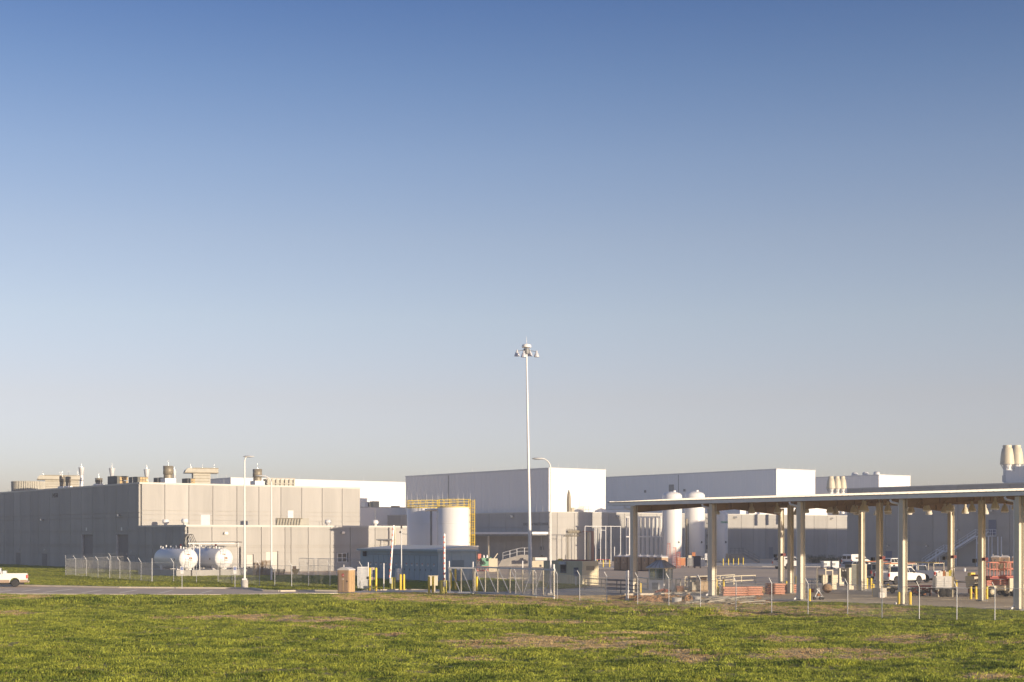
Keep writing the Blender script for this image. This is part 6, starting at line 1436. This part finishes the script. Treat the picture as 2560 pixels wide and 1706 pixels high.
# generator, loader, lifts
p = at(2364, 1495); s = p.y/F; o = thing('generator', 'tall grey welded generator cabinet with tools on top, right of the pickups', 'generator', (p.x, p.y, .07), R(-4))
part('cabinet', M_GALV, o, (-24*s, 15*s, 0, 1.3, .75, 52*s)); part('end_panel', M_CREAM, o, (15*s+.001, 24*s, .05, 1.25, .8, 50*s))
for k in range(2): part('door', M_GALV, o, (-22*s+k*19*s, -5*s+k*19*s, -.03, -.001, .85, 49*s))
for k, (x, w, h, m) in enumerate(((-20, 7, 9, M_WPAINT), (-13, 7, 12, M_WPAINT), (-6, 6, 14, M_RUST), (1, 8, 11, M_CREAM), (9, 7, 15, M_YELD), (14, 5, 8, M_WPAINT))): part('tool_case', m, o, (x*s, (x+w-.4)*s, .1, .7, 52*s+.001, (52+h)*s))
part('trailer_frame', M_GALVD, o, (-24*s, 30*s, .1, .2, .55, .7), (-24*s, 30*s, 1.1, 1.2, .55, .7))
for x in (-8*s, 6*s): MB().lathe([(.05, -.1), (.3, -.1), (.34, 0), (.3, .1), (.05, .1)], 20, (x, .0, .34), axis='y').build('wheel', M_BLACK, o)
part('jack', M_CREAM, o, (16*s, 19*s, -.05, .05, 0, .6)); part('jack', M_CREAM, o, (-19*s, -16*s, -.05, .05, 0, .6)); MB().bar((22*s, 0, .2), (30*s, 0, .75), .07).bar((22*s, 0, .75), (30*s, 0, .2), .07).build('brace', M_DARK, o)
p = at(2420, 1486); s = p.y/F; o = thing('loader_attachment', 'yellow forklift mast with box in front of the tan loader', 'forklift', (p.x, p.y, .07), R(8))
part('mast_box', M_YEL, o, (4*s, 15*s, -.3, .3, 1.15, 52*s)); part('mast_cover', M_YELD, o, (2*s, 4*s-.002, -.25, .25, 1.15, 50*s)); part('carriage', M_RUST, o, (-1*s, 17*s, -.35, .2, .7, 1.149)); part('fork', M_DARK, o, (-30*s, -1.01*s, -.3, -.2, .95, 1.08), (-30*s, -1.01*s, .2, .3, .95, 1.08)); part('foot', M_RUST, o, (3*s, 12*s, -.25, .25, 0, .699)); part('lamp', M_BLACK, o, (-4*s, 1*s, -.3, -.2, 1.2, 1.35), (16*s, 20*s, -.3, -.2, 1.2, 1.35))
p = at(2455, 1490); s = p.y/F; o = thing('telescopic_loader', 'tan wheeled loader body between the brown column and the red lift', 'loader', (p.x, p.y, .07), R(6))
MB().prism([(-20*s, 1.2), (-20*s, 46*s), (14*s, 46*s), (17*s, 42*s), (17*s, 28*s), (19*s, 24*s), (19*s, .7), (15*s, .55), (13*s, .9), (9*s, 1.15), (4*s, .9), (2*s, .5), (-16*s, .5)], 0, 1.9).build('body', M_CREAM, o); part('cab_top', M_RUST, o, (-8*s, 0, .2, 1.7, 46*s+.001, 50*s)); part('beacon', M_WPAINT, o, (7*s, 9*s, .8, 1.0, 46*s+.001, 49*s))
for x in (-10*s, 10*s): 
    t = MB().lathe([(.1, -.18), (.42, -.18), (.5, -.1), (.5, .1), (.42, .18), (.1, .18)], 24, (x, -.02, .5), axis='y').build('wheel', M_BLACK, o); MB().lathe([(.05, -.2), (.24, -.19)], 16, (x, -.02, .5), axis='y').build('rim', M_CREAM, t)
def lift(label, px, py, rz, Lp, nrail, sc=1.):
    p = at(px, py, .06); s = p.y/F; o = thing('scissor_lift', label, 'scissor lift', (p.x, p.y, .07), R(rz), 'red rough-terrain lifts')
    part('chassis', M_CREAM, o, (-1.3, 1.3, -.75, .75, .55, .95)); part('engine_box', M_CREAM, o, (.45, 1.35, -1.0, -.751, .5, 1.55), (-1.2, .2, .751, 1.0, .5, 1.2))
    for x in (-1.05, 1.05):
        for y in (-.85, .85):
            t = MB().lathe([(.1, -.15), (.38, -.16), (.45, -.1), (.45, .1), (.38, .16), (.1, .15)], 24, (x, y, .45), axis='y').build('wheel', M_BLACK, o); MB().lathe([(.05, -.17), (.22, -.165), (.22, .165), (.05, .17)], 16, (x, y, .45), axis='y').build('rim', M_CREAM, t)
    b = MB()
    for k in range(3):
        z = 1.0+k*.15; b.bar((-1.25, -.4, z), (1.25, -.4, z+.13), .06, .1); b.bar((-1.25, .4, z+.13), (1.25, .4, z), .06, .1)
    b.build('scissor_arm', M_ORED, o); part('deck', mat('deep_red', (.25, .03, .03), .6), o, (-Lp/2, Lp/2, -.9, .9, 1.5, 1.66)); part('deck_extension', M_ORED, o, (-Lp/2+.2, Lp/2+.5, -.85, .85, 1.661, 1.72))
    zt = 1.72
    for y in (-.88, .88):
        for k in range(nrail+1): MB().bar((-Lp/2+k*Lp/nrail, y, zt), (-Lp/2+k*Lp/nrail, y, zt+1.1), .05).build('guard_post', M_ORED, o)
        for h in (.55, 1.1): MB().bar((-Lp/2-.02, y, zt+h), (Lp/2+.02, y, zt+h), .05).build('guard_rail', M_ORED, o)
    for x in (-Lp/2, Lp/2):
        for h in (.55, 1.1): MB().bar((x, -.855, zt+h), (x, .855, zt+h), .045).build('guard_rail', M_ORED, o)
    part('control_box', M_CREAM, o, (-.3, -.05, -.84, -.6, zt+.6, zt+.95)); return o
lift('red scissor lift left of the last front column', 2497, 1493, 8, 2.4, 4); lift('second red scissor lift crossing behind the last front column', 2546, 1490, 12, 2.6, 5)
for px, py, lb, rz in ((2300, 1491, 'jumble of red and dark equipment under the right white pickup', 5), (2327, 1488, 'red trailer frame with hose coils left of the generator', -4)):
    p = at(px, py, .05); o = thing('equipment_heap', lb, 'equipment', (p.x, p.y, .07), R(rz)); random.seed(px); 
    for k in range(16):
        x, y, z = random.uniform(-.75, .75), random.uniform(-.3, .5), random.uniform(0, .7); w = random.uniform(.1, .35); m = random.choice([M_ORED, M_DARK, M_GALVD, M_ORED, M_CREAM, M_RUST])
        MB().bar((x-w, y, z+.05), (x+w, y+random.uniform(-.2, .2), max(.05, z+random.uniform(-.3, .3))), random.uniform(.06, .2)).build('equipment_piece', m, o)
    part('trailer_bed', M_ORED, o, (-.85, .85, -.3, .6, .75, .82)); part('leg', M_DARK, o, (-.8, -.7, -.3, -.2, 0, .749), (.7, .8, -.3, -.2, 0, .749))
p = at(2238, 1484, .05); o = thing('flat_trailer', 'low loaded trailer under the front white pickup behind the fence', 'trailer', (p.x, p.y, .07), R(3)); part('bed', M_CREAM, o, (-.9, 1.1, -.5, .5, .45, .55)); part('frame', M_DARK, o, (-.9, 1.1, -.4, .4, .25, .449)); 
for k in range(5): part('load_board', M_SCAF, o, (-.8, 1.0-.1*k, -.45+k*.19, -.3+k*.19, .551, .6+.02*k))
for x in (-.4, .5): MB().lathe([(.05, -.1), (.24, -.1), (.27, 0), (.24, .1), (.05, .1)], 20, (x, -.52, .27), axis='y').build('wheel', M_BLACK, o)
p = at(2210, 1495, .05); o = thing('white_jersey_block', 'white concrete block at the foot of the thin fence-side column', 'block', (p.x-.2, p.y, .07), R(5)); part('block', M_WPAINT, o, (-.2, .2, -.2, .2, 0, .42)); part('cap', M_WALK, o, (-.21, .21, -.21, .21, .421, .45))
# ================================================================ GRASS
def grass_object(name, target, density, blades, hgt, spread, label, c_a, c_b, seed, smin, smax, lush_gain=0., use_bare=True, wid=.012, big=.7, inv=False):
    random.seed(seed); b = MB()
    for k in range(blades):
        a = random.random()*6.283; r = spread*math.sqrt(random.random()); x, y = r*math.cos(a), r*math.sin(a)
        d = random.random()*6.283; lean = random.uniform(.15, 1.25)*hgt; h = hgt*random.uniform(.45, 1.1); w = wid*random.uniform(.7, 1.4)
        wx, wy = -math.sin(d)*w, math.cos(d)*w; mx, my = x+math.cos(d)*lean*.35, y+math.sin(d)*lean*.35; tx_, ty_ = x+math.cos(d)*lean, y+math.sin(d)*lean
        b.add([(x-wx, y-wy, -.02), (x+wx, y+wy, -.02), (mx+wx*.8, my+wy*.8, h*.65), (mx-wx*.8, my-wy*.8, h*.65), (tx_, ty_, h*.92)], [(0,1,2,3),(3,2,4)])
    me = bpy.data.meshes.new(name); me.from_pydata(b.v, [], b.f); me.update()
    m = bpy.data.materials.new(name+'_blades'); m.use_nodes = True; nt = m.node_tree; bs = nt.nodes['Principled BSDF']; L = nt.links
    g = nt.nodes.new('ShaderNodeNewGeometry'); n = nt.nodes.new('ShaderNodeTexNoise'); n.inputs['Scale'].default_value = .35; n.inputs['Detail'].default_value = 7; n.inputs['Roughness'].default_value = .75
    L.new(g.outputs['Position'], n.inputs['Vector']); r = nt.nodes.new('ShaderNodeValToRGB'); L.new(n.outputs['Fac'], r.inputs[0])
    r.color_ramp.elements[0].position = .38; r.color_ramp.elements[0].color = (*c_b, 1); r.color_ramp.elements[1].position = .56; r.color_ramp.elements[1].color = (*c_a, 1)
    n2 = nt.nodes.new('ShaderNodeTexWhiteNoise'); oi = nt.nodes.new('ShaderNodeObjectInfo'); L.new(oi.outputs['Random'], n2.inputs['Vector'])
    hs = nt.nodes.new('ShaderNodeHueSaturation'); mr = nt.nodes.new('ShaderNodeMapRange'); mr.inputs['To Min'].default_value = .7; mr.inputs['To Max'].default_value = 1.35
    L.new(oi.outputs['Random'], mr.inputs['Value']); L.new(mr.outputs[0], hs.inputs['Value']); L.new(r.outputs[0], hs.inputs['Color'])
    L.new(hs.outputs[0], bs.inputs['Base Color']); bs.inputs['Roughness'].default_value = .6; bs.inputs['Specular IOR Level'].default_value = .25
    tr = nt.nodes.new('ShaderNodeBsdfTranslucent'); L.new(hs.outputs[0], tr.inputs['Color']); mxs = nt.nodes.new('ShaderNodeMixShader'); mxs.inputs[0].default_value = .4
    L.new(bs.outputs[0], mxs.inputs[1]); L.new(tr.outputs[0], mxs.inputs[2]); L.new(mxs.outputs[0], nt.nodes['Material Output'].inputs[0])
    me.materials.append(m)
    o = bpy.data.objects.new(name, me); col.objects.link(o); tag(o, label, 'grass', kind='stuff')
    ng = bpy.data.node_groups.new(name+'_scatter', 'GeometryNodeTree')
    ng.interface.new_socket('Geometry', in_out='INPUT', socket_type='NodeSocketGeometry'); ng.interface.new_socket('Geometry', in_out='OUTPUT', socket_type='NodeSocketGeometry')
    N = ng.nodes; K = ng.links; gi = N.new('NodeGroupInput'); go = N.new('NodeGroupOutput'); oi = N.new('GeometryNodeObjectInfo'); oi.inputs['Object'].default_value = target
    dp = N.new('GeometryNodeDistributePointsOnFaces'); dp.inputs['Seed'].default_value = seed; ip = N.new('GeometryNodeInstanceOnPoints')
    K.new(oi.outputs['Geometry'], dp.inputs['Mesh'])
    rv = N.new('FunctionNodeRandomValue'); rv.data_type = 'FLOAT_VECTOR'; rv.inputs['Min'].default_value = (-.12, -.12, 0); rv.inputs['Max'].default_value = (.12, .12, 6.28)
    sv = N.new('FunctionNodeRandomValue'); sv.data_type = 'FLOAT'; sv.inputs[2].default_value = smin; sv.inputs[3].default_value = smax; sv.inputs['Seed'].default_value = 5
    K.new(dp.outputs['Points'], ip.inputs['Points']); K.new(gi.outputs[0], ip.inputs['Instance']); K.new(rv.outputs['Value'], ip.inputs['Rotation'])
    scale_out = sv.outputs[1]
    # clumps: soft noise over the ground changes the height of the tufts
    po = N.new('GeometryNodeInputPosition'); tn = N.new('ShaderNodeTexNoise'); tn.inputs['Scale'].default_value = .55; tn.inputs['Detail'].default_value = 3; K.new(po.outputs[0], tn.inputs['Vector'])
    mr = N.new('ShaderNodeMapRange'); mr.inputs['From Min'].default_value = .35; mr.inputs['From Max'].default_value = .72; mr.inputs['To Min'].default_value = .55; mr.inputs['To Max'].default_value = 1.0+big; K.new(tn.outputs[0], mr.inputs['Value'])
    m1 = N.new('ShaderNodeMath'); m1.operation = 'MULTIPLY'; K.new(scale_out, m1.inputs[0]); K.new(mr.outputs[0], m1.inputs[1]); scale_out = m1.outputs[0]
    if use_bare:
        na = N.new('GeometryNodeInputNamedAttribute'); na.inputs['Name'].default_value = 'bare'; na.data_type = 'FLOAT'
        ma = N.new('ShaderNodeMapRange'); ma.inputs['From Min'].default_value = 0; ma.inputs['From Max'].default_value = .95; ma.inputs['To Min'].default_value = density*(.5 if inv else 1); ma.inputs['To Max'].default_value = density*5 if inv else 0
        K.new(na.outputs['Attribute'], ma.inputs['Value']); K.new(ma.outputs[0], dp.inputs['Density'])
        nl = N.new('GeometryNodeInputNamedAttribute'); nl.inputs['Name'].default_value = 'lush'; nl.data_type = 'FLOAT'
        ml = N.new('ShaderNodeMath'); ml.operation = 'MULTIPLY_ADD'; ml.inputs[1].default_value = lush_gain; ml.inputs[2].default_value = 1; K.new(nl.outputs['Attribute'], ml.inputs[0])
        m2 = N.new('ShaderNodeMath'); m2.operation = 'MULTIPLY'; K.new(scale_out, m2.inputs[0]); K.new(ml.outputs[0], m2.inputs[1]); scale_out = m2.outputs[0]
        # captured per point
    else: dp.inputs['Density'].default_value = density
    K.new(scale_out, ip.inputs['Scale']); K.new(ip.outputs[0], go.inputs[0])
    md = o.modifiers.new('scatter', 'NODES'); md.node_group = ng
    return o
grass_object('field_grass', field, 27, 16, .095, .16, 'long yellow-green grass covering the foreground field', (.50, .53, .075), (.17, .23, .028), 3, .7, 1.25, lush_gain=1.0)
grass_object('dry_grass', field, 9, 10, .08, .2, 'short straw-coloured dry blades mixed through the foreground field', (.80, .62, .30), (.58, .42, .19), 8, .6, 1.1, use_bare=True, wid=.01, big=.2, inv=True)
lt = bpy.data.objects['lawn']
grass_object('lawn_grass', lt, 11, 14, .13, .22, 'short green lawn grass around the tanks and the blue building', (.42, .42, .055), (.26, .32, .04), 5, .6, 1.1, use_bare=False, wid=.02)

# ================================================================ AIR
hz_ = MB().box(-1520, 1520, -220, 2320, -1.4, 27.5).build('haze', mat('haze_air', (1, 1, 1)), None); hz_['kind'] = 'stuff'
hm = MATS['haze_air']; hn = hm.node_tree; 
for n_ in list(hn.nodes): hn.nodes.remove(n_)
ho = hn.nodes.new('ShaderNodeOutputMaterial'); hv = hn.nodes.new('ShaderNodeVolumePrincipled')
hv.inputs['Color'].default_value = (.93, .95, 1, 1); hv.inputs['Density'].default_value = .0006; hv.inputs['Anisotropy'].default_value = .2
hn.links.new(hv.outputs[0], ho.inputs['Volume'])
